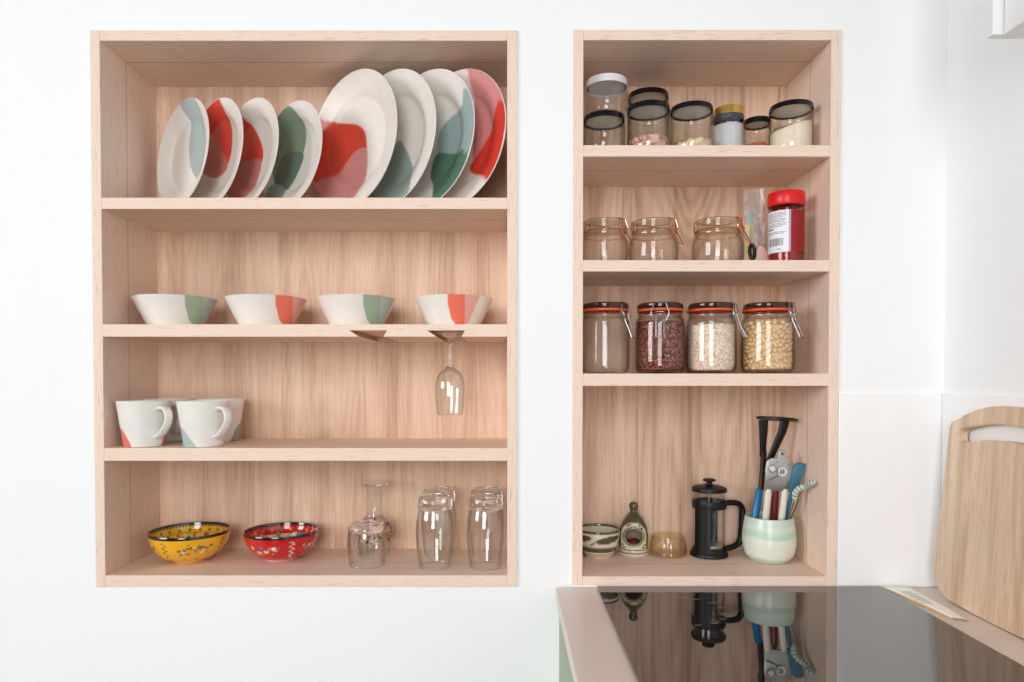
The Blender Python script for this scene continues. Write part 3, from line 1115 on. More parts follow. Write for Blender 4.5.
G1 = 'screw-top jars on the top shelf'
Z1 = RZ[0]
screw_jar(604, 0.062, Z1, 0.0455, 0.080, 'black_lid', 'black-lidded empty glass jar underneath the white-lidded one', lid_h=0.013, group=G1, neck=0.93)
screw_jar(606.5, 0.068, Z1 + 0.0805, 0.0455, 0.079, 'white_lid', 'white-lidded clear jar stacked on a black-lidded jar', lid_h=0.0165, mat='glass', group=G1, neck=0.93)
screw_jar(648.5, 0.062, Z1, 0.0455, 0.101, 'black_lid', 'black-lidded jar holding a little nut mix, in front of a taller jar', lid_h=0.013, group=G1, neck=0.95)
screw_jar(648, 0.168, Z1, 0.0475, 0.172, 'black_lid', 'tall black-lidded jar standing behind the nut mix jar', lid_h=0.013, group=G1, neck=0.93)
screw_jar(691.5, 0.066, Z1, 0.0455, 0.101, 'black_lid', 'black-lidded jar with pale flakes at the bottom', lid_h=0.012, group=G1, neck=0.95)
j = screw_jar(728.5, 0.075, Z1, 0.0325, 0.102, 'gold', 'slim jar with gold lid and dark grey collar', lid_h=0.017, group=G1, neck=0.93, mat='glass')
lathe('collar', [(0.0308, 0.074), (0.0322, 0.0745), (0.0326, 0.083), (0.0322, 0.0848), (0.0308, 0.0848)], simple('charcoal_collar', (64, 66, 74), 0.35), j, 64)
screw_jar(757, 0.105, Z1, 0.0290, 0.090, 'black_lid', 'smallest black-lidded jar with orange spice beside the gold-lidded jar', lid_h=0.013, group=G1, neck=0.95)
screw_jar(791, 0.068, Z1, 0.0455, 0.105, 'black_lid', 'black-lidded jar part filled with pale flour by the right panel', lid_h=0.012, group=G1, neck=0.95)
fill('nut_mix', 648.5, 0.062, Z1, 0.0455, 0.024, 'nuts', 'pinkish brown nut mix low in a black-lidded jar', 'nuts', bumpy=0.003)
fill('pale_flakes', 691.5, 0.066, Z1, 0.0455, 0.018, 'flakes', 'pale golden flakes low in a black-lidded jar', 'flakes', tilt=0.006, bumpy=0.003)
fill('salt', 728.5, 0.075, Z1, 0.0325, 0.060, 'pale_salt', 'greyish white powder in the gold-lidded jar', 'powder')
fill('ground_spice', 757, 0.105, Z1, 0.0290, 0.028, 'orange_spice', 'orange spice in the smallest black-lidded jar', 'spice')
fill('flour', 791, 0.068, Z1, 0.0455, 0.052, 'flour', 'pale flour heaped in the jar by the right panel', 'flour', tilt=0.013, bumpy=0.001)


# ------------------------------------------------------------------ clip-top jars
def clip_jar(px, Y, zb, r, h, turn, label, wire, seal=None, lid='glass_refr_dark', mat='glass_warm', neck=0.86, lid_h=0.012, group=None, hinge=True, squat=False):
    p = at(px, 330, Y)
    rz = face_cam(p.x, Y) + math.radians(turn)
    root = empty('clip_top_jar', (p.x, Y, zb + 0.0003), rz, label, 'jar', group)
    zn = h - lid_h - 0.007          # mouth of the body
    rn = r * neck
    out = smooth_profile([(0, 0.003), (r * 0.6, 0.002), (r * 0.84, 0.001), (r * 0.96, 0.008), (r, 0.022), (r, zn * 0.55), (r * 0.985, zn - 0.026), (r * 0.93, zn - 0.015), (rn, zn - 0.010), (rn * 1.02, zn - 0.006), (rn * 1.05, zn - 0.003), (rn, zn)], 5)
    lathe('glass_body', shell(out, 0.0028, 0.005), M[mat], root, 72)
    zs = zn + 0.0005
    lr = rn * 1.05
    if seal:
        lathe('rubber_seal', [(rn * 0.8, zs), (lr * 1.02, zs), (lr * 1.04, zs + 0.0025), (lr * 1.02, zs + 0.0048), (rn * 0.8, zs + 0.0048)], M[seal], root, 72, closed=True)
    zl = zs + (0.005 if seal else 0.001)
    lp = [(0, zl + 0.003), (lr * 0.75, zl + 0.002), (lr * 0.80, zl), (lr, zl), (lr * 1.03, zl + 0.003), (lr * 1.02, h - 0.004), (lr * 0.93, h - 0.0008), (lr * 0.8, h - 0.001), (lr * 0.76, h - 0.004), (0, h - 0.004)]
    lathe('lid', lp, M[lid], root, 72, sharp=35)
    # neck wires and clasp; clasp at local -y, hinge at local +y
    bm = bmesh.new()
    add_tube(bm, [(rn * 1.06 * math.cos(a), rn * 1.06 * math.sin(a), zn - 0.008) for a in np.linspace(0, 2 * PI, 49)[:-1]], 0.0006, closed=True, seg=6)
    bm_obj('neck_wire', bm, M[wire], root, smooth=True)
    y0 = -(lr + 0.003)
    cs = 0.78 if squat else 1.0
    w = 0.0180 * cs
    H = lambda d: h - d * cs
    yb = -(r + 0.0035)
    bm = bmesh.new()
    k = [(-w * 0.62, -(lr * 0.95), h - 0.001), (-w * 0.66, y0, H(0.004)), (-w, y0 - 0.002, H(0.022)), (-w, y0 - 0.002, H(0.028)), (-w * 0.62, y0 - 0.002, H(0.042)), (w * 0.62, y0 - 0.002, H(0.042)), (w, y0 - 0.002, H(0.028)), (w, y0 - 0.002, H(0.022)), (w * 0.66, y0, H(0.004)), (w * 0.62, -(lr * 0.95), h - 0.001)]
    add_tube(bm, k, 0.0014, closed=True, seg=8)
    bm_obj('bail', bm, M[wire], root, smooth=True)
    out_d = 0.003 if turn == 0 else 0.016
    bm = bmesh.new()
    w2 = w * 0.46
    lv = [(-w2, y0 - 0.001, H(0.022)), (-w2, min(y0 - 0.004, yb), H(0.040)), (-w2, yb - out_d, H(0.076)), (w2, yb - out_d, H(0.076)), (w2, min(y0 - 0.004, yb), H(0.040)), (w2, y0 - 0.001, H(0.022))]
    add_tube(bm, lv, 0.0014, closed=True, seg=8)
    bm_obj('lever', bm, M[wire], root, smooth=True)
    bm = bmesh.new()
    hy = lr + 0.002
    add_tube(bm, [(-w * 0.5, hy * 0.97, h), (-w * 0.5, hy, h - 0.008), (-w * 0.4, hy + 0.003, h - 0.018), (w * 0.4, hy + 0.003, h - 0.018), (w * 0.5, hy, h - 0.008), (w * 0.5, hy * 0.97, h)], 0.0011, closed=True, seg=8)
    bm_obj('hinge_wire', bm, M[wire], root, smooth=True)
    return root


G2 = 'copper-wired clip-top jars on the second shelf'
Z2 = RZ[1]
clip_jar(604, 0.078, Z2, 0.0525, 0.097, 50, 'empty squat clip-top jar with copper clasp, leftmost, by the frame', 'copper', lid='glass_lid', lid_h=0.017, squat=True, group=G2)
clip_jar(653, 0.078, Z2, 0.0535, 0.097, 52, 'empty squat clip-top jar with copper clasp, between two alike', 'copper', lid='glass_lid', lid_h=0.017, squat=True, group=G2)
clip_jar(717, 0.076, Z2, 0.0555, 0.098, 60, 'empty squat clip-top jar with copper clasp, beside the clear bag', 'copper', lid='glass_lid', lid_h=0.017, squat=True, group=G2)

G3 = 'orange-sealed clip-top jars on the third shelf'
Z3 = RZ[2]
JR = 0.0535
HJ = 0.152
jars = [(605, 56), (660, 0), (711, 72), (767.5, 64)]
jl = ['empty clip-top jar with orange seal', 'clip-top jar of dark red quinoa with its clasp facing the room', 'clip-top jar filled with pale oat flakes', 'clip-top jar filled with round chickpeas']
for (px, rz), lb in zip(jars, jl):
    Y = 0.068
    x = at(px, 340, Y).x
    clip_jar(px, Y, Z3, JR if px < 760 else 0.0555, HJ, rz, lb, 'wire', 'seal', group=G3)


def jar_fill(name, px, r, h, mat, label, cat, bumpy):
    Y = 0.068
    p = at(px, 340, Y)
    rr = r - 0.0040
    prof = smooth_profile([(0, 0.001), (rr * 0.8, 0.001), (rr * 0.95, 0.008), (rr, 0.022), (rr, 0.06), (rr, h - 0.006), (rr * 0.985, h)], 6)
    n0 = len(prof)
    for i in range(1, 10):
        prof.append((rr * 0.985 * (1 - i / 9), h + 0.004 * (i / 9)))
    vs, fs, ri = lathe_data(prof, 72)
    jig = rng.uniform(-bumpy, bumpy, len(vs))
    vs[:, 2] += np.where(ri >= n0 - 2, jig * 2, 0)
    o = mesh_obj(name, vs, fs, M[mat], None, True, None, (p.x, Y, Z3 + 0.0058))
    bm = bmesh.new(); bm.from_mesh(o.data); bmesh.ops.recalc_face_normals(bm, faces=bm.faces); bm.to_mesh(o.data); bm.free()
    return tag(o, label, cat, None, 'stuff')


jar_fill('red_quinoa', 660, JR, 0.105, 'quinoa', 'dark red quinoa filling a clip-top jar', 'quinoa', 0.001)
jar_fill('oat_flakes', 711, JR, 0.098, 'oats', 'pale oat flakes filling a clip-top jar', 'oats', 0.002)

# chickpeas: a heap of round peas filling the jar
p = at(767.5, 340, 0.068)
bm = bmesh.new()
ico = bmesh.new()
bmesh.ops.create_icosphere(ico, subdivisions=2, radius=1.0)
iv = [v.co.copy() for v in ico.verts]
ifc = [[v.index for v in f.verts] for f in ico.faces]
ico.free()
pv, pf = [], []
RC = 0.0555 - 0.0042
pr = 0.0053
HP = 0.103
placed = []
for tries in range(26000):
    a, z = random.uniform(0, 2 * PI), random.uniform(pr + 0.001, HP)
    ok = True
    for (b, y) in placed:
        da = abs(a - b)
        da = min(da, 2 * PI - da) * (RC - pr)
        if da * da + (z - y) ** 2 < (pr * 1.80) ** 2:
            ok = False
            break
    if ok:
        placed.append((a, z))
for (a, z) in placed:
    rd = (RC - pr) * (1.0 if z > 0.02 else 0.93 + 0.07 * (z / 0.02))
    c = Vector((rd * math.cos(a), rd * math.sin(a), z))
    s = pr * random.uniform(0.92, 1.04)
    e = Vector((random.uniform(0.92, 1.05), random.uniform(0.92, 1.05), random.uniform(0.92, 1.05)))
    b0 = len(pv)
    pv += [tuple(c + Vector((v.x * e.x, v.y * e.y, v.z * e.z)) * s) for v in iv]
    pf += [tuple(b0 + i for i in f) for f in ifc]
for q in range(110):
    a, rd = random.uniform(0, 2 * PI), (RC - 3 * pr) * math.sqrt(random.random())
    c = Vector((rd * math.cos(a), rd * math.sin(a), HP + random.uniform(-0.002, 0.003)))
    b0 = len(pv)
    pv += [tuple(c + v * pr) for v in iv]
    pf += [tuple(b0 + i for i in f) for f in ifc]
core = smooth_profile([(0, 0.003), (RC * 0.78, 0.003), (RC * 0.83, 0.02), (RC * 0.83, 0.09), (RC * 0.8, HP - 0.004), (0, HP - 0.004)], 2)
cv, cf, _ = lathe_data(core, 40)
b0 = len(pv)
pv += [tuple(v) for v in cv]
pf += [tuple(b0 + i for i in f) for f in cf]
o = mesh_obj('chickpeas', pv, pf, M['chickpea'], None, True, None, (p.x, 0.068, Z3 + 0.0058))
tag(o, 'round beige chickpeas filling the rightmost clip-top jar', 'chickpeas', None, 'stuff')

# ------------------------------------------------------------------ spice jar, clear bag, clip
p = at(786, 230, 0.072)
sj = empty('spice_jar', (p.x, 0.072, Z2 + 0.0003), face_cam(p.x, 0.072), 'red-capped spice jar with white and red label', 'jar')
SR, SH = 0.0368, 0.156
out = smooth_profile([(0, 0.002), (SR * 0.85, 0.001), (SR * 0.97, 0.004), (SR, 0.009), (SR, 0.05), (SR, 0.115), (SR * 0.96, 0.124), (SR * 0.9, 0.128), (SR * 0.9, 0.14)], 5)
lathe('glass_body', shell(out, 0.0018), M['glass_warm'], sj, 72)
lathe('cap', [(SR * 0.8, 0.126), (SR * 1.02, 0.126), (SR * 1.05, 0.128), (SR * 1.05, SH - 0.004), (SR * 1.0, SH - 0.0005), (SR * 0.9, SH), (0, SH), (0, SH - 0.003), (SR * 0.8, SH - 0.003)], M['red_plastic'], sj, 72, sharp=35)


def cyl_patch(name, r, a0, a1, z0, z1, mat, parent, th=0.0003, n=24):
    """curved label: azimuth measured from the front (-y), positive to the right."""
    vs, fs = [], []
    for i in range(n + 1):
        a = a0 + (a1 - a0) * i / n
        for rr in (r, r + th):
            for z in (z0, z1):
                vs.append((rr * math.sin(a), -rr * math.cos(a), z))
    for i in range(n):
        b, c = i * 4, i * 4 + 4
        fs += [(b + 2, c + 2, c + 3, b + 3), (b, b + 1, c + 1, c), (b + 1, b + 3, c + 3, c + 1), (b, c, c + 2, b + 2)]
    fs += [(0, 2, 3, 1), (n * 4, n * 4 + 1, n * 4 + 3, n * 4 + 2)]
    return mesh_obj(name, vs, fs, mat, parent, False)


d2 = math.radians
lab = cyl_patch('back_label', SR + 0.0002, d2(-78), d2(8), 0.024, 0.113, M['label_white'], sj)
cyl_patch('label_stripe', SR + 0.0002, d2(8), d2(15), 0.024, 0.113, M['label_mauve'], sj)
cyl_patch('front_label', SR + 0.0002, d2(15), d2(200), 0.024, 0.113, M['label_red'], sj)


def ink_patch(items, name):
    vs, fs = [], []
    for (a0, a1, z0, z1) in items:
        n = 6
        b = len(vs)
        for i in range(n + 1):
            a = a0 + (a1 - a0) * i / n
            for z in (z0, z1):
                vs.append(((SR + 0.0007) * math.sin(a), -(SR + 0.0007) * math.cos(a), z))
        for i in range(n):
            k = b + 2 * i
            fs.append((k, k + 2, k + 3, k + 1))
    return mesh_obj(name, vs, fs, M['ink'], lab, False)


lines = []
for i, z in enumerate([0.108, 0.105, 0.102, 0.099, 0.095, 0.092, 0.089, 0.085, 0.082, 0.079, 0.073, 0.067, 0.064]):
    e = [2, 0, 3, -10, 2, 1, -4, 3, 0, -12, -42, 2, -6][i]
    lines.append((d2(-68), d2(e), z, z + (0.0009 if i != 10 else 0.0022)))
ink_patch(lines, 'small_print')
bars = []
a = -62.0
rb_ = random.Random(2)
while a < -8:
    w_ = rb_.choice([0.8, 1.2, 2.0])
    bars.append((d2(a), d2(a + w_), 0.038 - (0.001 if False else 0), 0.054))
    a += w_ + rb_.choice([0.9, 1.3, 1.8])
ink_patch(bars, 'barcode')
tcu = bpy.data.curves.new('weight_text', 'FONT')
tcu.body = '80 g'
tcu.size = 0.0055
tcu.align_x = 'CENTER'
tmp = bpy.data.objects.new('weight_text_tmp', tcu)
COL.objects.link(tmp)
bpy.context.view_layer.update()
tm = bpy.data.meshes.new_from_object(tmp.evaluated_get(bpy.context.evaluated_depsgraph_get()))
bpy.data.objects.remove(tmp)
for v in tm.vertices:
    aa = v.co.x / SR + d2(-20)
    v.co = Vector(((SR + 0.0008) * math.sin(aa), -(SR + 0.0008) * math.cos(aa), 0.0285 + v.co.y))
tm.materials.clear()
tm.materials.append(M['ink'])
to = bpy.data.objects.new('weight_text', tm)
COL.objects.link(to)
to.parent = lab
p0 = at(786, 230, 0.072)
o = lathe('ground_paprika', smooth_profile([(0, 0.004), (SR * 0.9, 0.004), (SR - 0.003, 0.009), (SR - 0.003, 0.05), (SR - 0.003, 0.108), (SR * 0.7, 0.110), (0, 0.110)], 3), M['paprika'], None, 48, loc=(p0.x, 0.072, Z2 + 0.0006))
tag(o, 'dark red ground spice inside the red-capped jar', 'spice', None, 'stuff')

# clear cellophane bag standing behind the third copper jar
p = at(752, 225, 0.150)
bag = empty('food_bag', (p.x, 0.150, Z2), d2(-8), 'clear cellophane bag with coloured print beside the red-capped jar', 'bag')
bm = bmesh.new()
nz_, nx_ = 22, 12
gr = {}
for side in (0, 1):
    for i in range(nz_ + 1):
        v = i / nz_
        for k in range(nx_ + 1):
            u = k / nx_ * 2 - 1
            wdt = 0.026 * (1.0 - 0.12 * v)
            th = 0.024 * (1 - v ** 1.6) * math.sqrt(max(0, 1 - abs(u) ** 2.5)) + 0.0006
            wob = 0.0018 * math.sin(9 * v + 4 * u + side)
            gr[side, i, k] = bm.verts.new((u * wdt + 0.012 * v * 0.3, (-1 if side == 0 else 1) * th + wob, v * 0.186 + 0.001))
for side in (0, 1):
    for i in range(nz_):
        for k in range(nx_):
            f = (gr[side, i, k], gr[side, i, k + 1], gr[side, i + 1, k + 1], gr[side, i + 1, k])
            bm.faces.new(f if side == 0 else f[::-1])
for i in range(nz_):
    bm.faces.new((gr[0, i, 0], gr[0, i + 1, 0], gr[1, i + 1, 0], gr[1, i, 0]))
    bm.faces.new((gr[0, i, nx_], gr[1, i, nx_], gr[1, i + 1, nx_], gr[0, i + 1, nx_]))
bm_obj('film', bm, M['film'], bag, smooth=True)
tube_obj('fold', [(0.0245 - 0.004 * t + 0.0012 * math.sin(t * 17), -0.004 + 0.0015 * math.sin(t * 11), 0.003 + 0.183 * t) for t in np.linspace(0, 1, 24)], [0.9 + 0.35 * math.sin(k * 1.7) for k in range(24)], simple('crinkled_film', (232, 222, 214), 0.18), bag, seg=10, flat=(0.0052, 0.0016, (1, 0, 0)))
for nm, c, (u0, u1, v0, v1) in [('print', (140, 172, 172), (-0.5, -0.15, 0.56, 0.72)), ('print', (206, 190, 140), (-0.85, -0.4, 0.2, 0.55)), ('print', (164, 168, 124), (-0.3, -0.05, 0.38, 0.56)), ('print', (226, 200, 150), (-0.8, -0.2, 0.04, 0.2))]:
    vs, fs = [], []
    for i in range(9):
        v = v0 + (v1 - v0) * i / 8
        for k in range(7):
            u = u0 + (u1 - u0) * k / 6
            th = 0.024 * (1 - v ** 1.6) * math.sqrt(max(0, 1 - abs(u) ** 2.5)) + 0.0012
            vs.append((u * 0.026 * (1 - 0.12 * v) + 0.0036 * v, -th + 0.0018 * math.sin(9 * v + 4 * u), v * 0.186 + 0.001))
    for i in range(8):
        for k in range(6):
            b = i * 7 + k
            fs.append((b, b + 1, b + 8, b + 7))
    mesh_obj(nm, vs, fs, simple('bag_print_%d' % c[0], c, 0.4), bag, True)

# pink-handled bag clip with black ring lying against the bag
p = at(757, 255, 0.105)
cl = empty('bag_clip', (p.x, 0.095, Z2), 0, 'pink bag clip with black ring at the foot of the clear bag', 'clip')
bm = bmesh.new()
prism(bm, [(-0.016, 0.0), (0.030, 0.0), (0.022, 0.026), (0.008, 0.046), (-0.002, 0.047), (-0.010, 0.032)], -0.007, 0.007, bev=0.002, mat=XZ)
bm_obj('jaw', bm, M['pink_clip'], cl, smooth=True)
tube_obj('ring', [(-0.017 + 0.0055 * math.cos(a), -0.008 + 0.003 * math.sin(a), 0.033 + 0.0155 * math.sin(a)) for a in np.linspace(0, 2 * PI, 25)[:-1]], 0.0040, M['black'], cl, closed=True, seg=8)

# ------------------------------------------------------------------ bottom compartment of the narrow unit
ZB = RB


def banded(bands, default):
    def f(vs, ri):
        col = np.tile(np.array(lin(default)), (len(vs), 1))
        z = vs[:, 2]
        for z0, z1, c in bands:
            m = np.clip((z - z0) / 0.0012 + 0.5, 0, 1) * np.clip((z1 - z) / 0.0012 + 0.5, 0, 1)
            col = blend(col, m, c)
        return col
    return f


# green and cream bowl
Y = 0.168
p = at(598.5, 540, Y)
OLIVE, CREAM = (78, 80, 50), (222, 208, 184)
prof = smooth_profile([(0, 0.0), (0.030, 0.0), (0.0325, 0.002), (0.038, 0.012), (0.0445, 0.028), (0.0485, 0.048), (0.0495, 0.062), (0.0485, 0.0645), (0.0465, 0.063), (0.0445, 0.045), (0.038, 0.024), (0.028, 0.010), (0, 0.007)], 6)
pn = len(prof)


def green_bowl_paint(vs, ri):
    z, x, y = vs[:, 2], vs[:, 0], vs[:, 1]
    th = np.arctan2(x, -y)
    out = ri < pn * 0.52
    col = np.tile(np.array(lin((226, 216, 200))), (len(vs), 1))
    b = lambda z0, z1: np.clip((z - z0) / 0.0015 + 0.5, 0, 1) * np.clip((z1 - z) / 0.0015 + 0.5, 0, 1)
    col = blend(col, b(-0.01, 0.012) * out, (208, 186, 160))
    col = blend(col, b(0.0095, 0.0115) * out, (150, 120, 96))
    col = blend(col, b(0.015, 0.028) * out, OLIVE)
    # swept leaf of green on the upper outside
    for k in range(4):
        a0 = k * PI / 2 + 0.55
        da = (th - a0 + PI) % (2 * PI) - PI
        m = np.clip((1 - np.hypot(da / 0.75, (z - 0.046 - 0.006 * da) / 0.009)) / 0.15, 0, 1) * out
        col = blend(col, m, OLIVE)
        for dd in (-0.06, 0.06):
            a1 = a0 - 0.85 + dd
            da = (th - a1 + PI) % (2 * PI) - PI
            m = np.clip((1.2 - np.hypot(da * 0.047 / 0.0026, (z - 0.036 - dd * 0.02) / 0.0022)) / 0.3, 0, 1) * out
            col = blend(col, m, (24, 26, 20))
    col = blend(col, (z > 0.0585) * 1.0, OLIVE)
    return col


o = lathe('bowl', prof, M['glaze_shiny'], None, 160, paint=green_bowl_paint, loc=(p.x, Y, ZB + 0.0003))
o.rotation_euler.z = face_cam(p.x, Y)
tag(o, 'cream and olive green stoneware bowl partly behind the frame', 'bowl')

# bell-shaped pot with round opening
Y = 0.182
p = at(633.5, 540, Y)
bell = empty('stoneware_pot', (p.x, Y, ZB + 0.0003), face_cam(p.x, Y), 'bell-shaped olive and cream stoneware pot with round opening and knob', 'pot')
bprof = smooth_profile([(0.0335, 0.0), (0.0345, 0.004), (0.0325, 0.008, 1), (0.034, 0.012), (0.0325, 0.016, 1), (0.0335, 0.022), (0.0345, 0.040), (0.0335, 0.055), (0.0295, 0.070), (0.0225, 0.084), (0.0145, 0.094), (0.0095, 0.100), (0.0082, 0.1045), (0.0105, 0.110), (0.0108, 0.116), (0.0075, 0.122), (0.0, 0.1245)], 6)
HZ, HA, HB = 0.0475, 0.0215, 0.0195
bpr = np.array(bprof)


def bell_paint(vs, ri):
    x, y, z = vs[:, 0], vs[:, 1], vs[:, 2]
    col = np.tile(np.array(lin(OLIVE)), (len(vs), 1))
    q = np.hypot(x / HA, (z - HZ) / HB)
    inarch = np.clip((1.0 - np.maximum(np.abs(x) / 0.030, np.hypot(x / 0.030, np.maximum(z - 0.05, 0) / 0.030))) / 0.06, 0, 1) * (y < 0)
    col = blend(col, inarch, (222, 214, 186))
    col = blend(col, np.clip((1.22 - q) / 0.06, 0, 1) * (y < 0), (130, 134, 96))
    col = blend(col, np.clip((0.018 - z) / 0.002, 0, 1), (216, 200, 172))
    for zz in (0.0082, 0.0162):
        col = blend(col, np.clip((0.0012 - np.abs(z - zz)) / 0.0006, 0, 1), (70, 66, 50))
    for sx, z0 in ((-1, 0.072), (1, 0.072), (-1, 0.022), (1, 0.022), (1, 0.066), (-1, 0.0745), (-1, 0.027), (1, 0.027)):
        xx = 0.0135 if z0 > 0.05 else 0.022
        if z0 == 0.066:
            xx = 0.0185
        if z0 == 0.0745:
            xx = 0.008
        if z0 == 0.027:
            xx = 0.0255
        col = blend(col, np.clip((1.2 - np.hypot((x - sx * xx) / 0.0028, (z - z0) / 0.002)) / 0.3, 0, 1) * (y < 0), (20, 22, 18))
    return col


vs, fs, ri = lathe_data(bprof, 160)
keep = []
for f in fs:
    c = vs[list(f)].mean(0)
    if c[1] < 0 and (c[0] / HA) ** 2 + ((c[2] - HZ) / HB) ** 2 < 1.0:
        continue
    keep.append(f)
o = mesh_obj('body', vs, keep, M['glaze_shiny'], bell, True, bell_paint(vs, ri))
sm = o.modifiers.new('thickness', 'SOLIDIFY')
sm.thickness = 0.0035
sm.offset = -1
o.data.materials.append(simple('bisque_interior', (170, 146, 128), 0.7))
sm.material_offset = 1
sm.material_offset_rim = 0
lip = []
for a in np.linspace(0, 2 * PI, 49)[:-1]:
    x, z = HA * math.cos(a), HZ + HB * math.sin(a)
    R = float(np.interp(z, bpr[:, 1], bpr[:, 0]))
    lip.append((x, -math.sqrt(max(R * R - x * x, 1e-8)) + 0.001, z))
bm = bmesh.new()
add_tube(bm, lip, 0.0026, closed=True, seg=8)
lo = bm_obj('lip', bm, simple('olive_glaze', (132, 136, 100), 0.2), bell, smooth=True)
lathe('floor_plate', [(0, 0.018), (0.0300, 0.018), (0.0300, 0.021), (0, 0.021)], simple('brown_biscuit', (150, 122, 100), 0.6), bell, 48)
wax = smooth_profile([(0, 0.0), (0.015, 0.0), (0.017, 0.006), (0.013, 0.012), (0.006, 0.0145), (0, 0.015)], 4)
o = lathe('candle_stub', wax, M['wax'], None, 32, loc=(p.x, Y, ZB + 0.0216))
tag(o, 'dark reddish brown stub inside the bell-shaped pot', 'candle')

# amber glass ramekin
Y = 0.178
p = at(668, 545, Y)
outer = smooth_profile([(0, 0.002), (0.036, 0.001), (0.0405, 0.0), (0.0435, 0.004), (0.0430, 0.012), (0.0422, 0.026), (0.0395, 0.038), (0.0375, 0.0435), (0.0368, 0.046)], 6)
vs, fs, ri = lathe_data(shell(outer, 0.0028, 0.005), 144)
th = np.arctan2(vs[:, 1], vs[:, 0])
fl = 1 + 0.012 * np.cos(th * 24) * ((vs[:, 2] > 0.003) & (vs[:, 2] < 0.034))
vs[:, 0] *= fl
vs[:, 1] *= fl
o = mesh_obj('ramekin', vs, fs, M['glass_amber'], None, True, None, (p.x, Y, ZB + 0.0003))
tag(o, 'small amber glass ramekin beside the cafetiere', 'ramekin')

# cafetiere
Y = 0.170
p = at(709, 530, Y)
fp = empty('cafetiere', (p.x, Y, ZB + 0.0003), face_cam(p.x, Y), 'black plastic cafetiere with glass beaker and plunger lid', 'cafetiere')
fp.scale = (0.975, 0.975, 0.965)
GR = 0.0365
go = smooth_profile([(0, 0.014), (GR * 0.8, 0.0135), (GR * 0.95, 0.015), (GR, 0.022), (GR, 0.08), (GR, 0.156)], 5)
lathe('beaker', shell(go, 0.0018, 0.0165), M['glass'], fp, 72)
lathe('base', [(0, 0.0), (0.040, 0.0), (0.0445, 0.002), (0.0448, 0.006), (0.042, 0.010), (0.0395, 0.016), (0.0378, 0.020), (0.036, 0.0125), (0, 0.012)], M['black'], fp, 72, sharp=40)
lathe('band', [(0.0372, 0.117), (0.0395, 0.116), (0.0402, 0.120), (0.0402, 0.131), (0.0395, 0.134), (0.0372, 0.133)], M['black'], fp, 72, closed=True, sharp=40)
for nm, a0, a1 in (('upright', -54, 6), ('upright', 150, 200)):
    cyl_patch(nm, 0.0373, d2(a0), d2(a1), 0.012, 0.120, M['black'], fp, th=0.0025)
hp = curve_pts([(0.037, 0, 0.1255), (0.055, 0, 0.1265), (0.074, 0, 0.124), (0.0845, 0, 0.112), (0.085, 0, 0.09), (0.0835, 0, 0.055), (0.080, 0, 0.033), (0.070, 0, 0.022), (0.054, 0, 0.0165), (0.038, 0, 0.014)], 6)
hp = [Vector((q[0] - 0.0, q[1], q[2])) for q in hp]
hrot = Matrix.Rotation(d2(26), 3, 'Z')
bm = bmesh.new()
add_tube(bm, [hrot @ q for q in hp], 1.0, seg=14, flat=(0.0095, 0.0070, hrot @ Vector((0, 1, 0))))
bm_obj('handle', bm, M['black'], fp, smooth=True)
lathe('lid', [(0, 0.158), (0.0385, 0.158), (0.0405, 0.156), (0.0412, 0.160), (0.0395, 0.165), (0.030, 0.169), (0.012, 0.1715), (0.0, 0.172)], M['black'], fp, 72, sharp=40)
kn = lathe('plunger_knob', smooth_profile([(0, 0.171), (0.0075, 0.172), (0.006, 0.177), (0.008, 0.1795), (0.0145, 0.181), (0.0148, 0.1845), (0.010, 0.1865), (0, 0.187)], 4), M['black'], fp, 48)
lathe('plunger_rod', [(0, 0.03), (0.0022, 0.03), (0.0022, 0.158), (0, 0.158)], M['steel'], fp, 16)
lathe('filter_disc', [(0, 0.024), (0.0335, 0.022), (0.0342, 0.025), (0.0335, 0.029), (0.012, 0.031), (0, 0.032)], M['steel'], fp, 64, sharp=40)

# utensil pot
Y = 0.130
PX = at(769, 540, Y).x
pot_o = smooth_profile([(0, 0.0), (0.036, 0.0), (0.043, 0.003), (0.0525, 0.015), (0.0575, 0.035), (0.0582, 0.055), (0.0560, 0.078), (0.0530, 0.097), (0.0518, 0.1005), (0.0495, 0.1005), (0.0490, 0.097), (0.0520, 0.076), (0.0540, 0.05), (0.050, 0.02), (0.035, 0.007), (0, 0.006)], 6)


def pot_paint(vs, ri):
    z = vs[:, 2] + 0.002 * np.sin(np.arctan2(vs[:, 1], vs[:, 0]) * 3)
    col = np.tile(np.array(lin((222, 230, 212))), (len(vs), 1))
    m = np.clip((z - 0.056) / 0.004, 0, 1) * np.clip((0.078 - z) / 0.008, 0, 1)
    col = blend(col, m, (186, 216, 198))
    col = blend(col, np.clip((z - 0.079) / 0.006, 0, 1), (204, 222, 208))
    col = blend(col, np.clip((0.016 - z) / 0.01, 0, 1), (190, 208, 184))
    return col


o = lathe('utensil_pot', pot_o, M['glaze_soft'], None, 96, paint=pot_paint, loc=(PX, Y, ZB + 0.0003))
tag(o, 'mint and cream glazed pot holding kitchen utensils', 'pot')
PB = Vector((PX, Y, ZB + 0.008))


def u_at(px, py, Yv):
    return at(px, py, Yv)


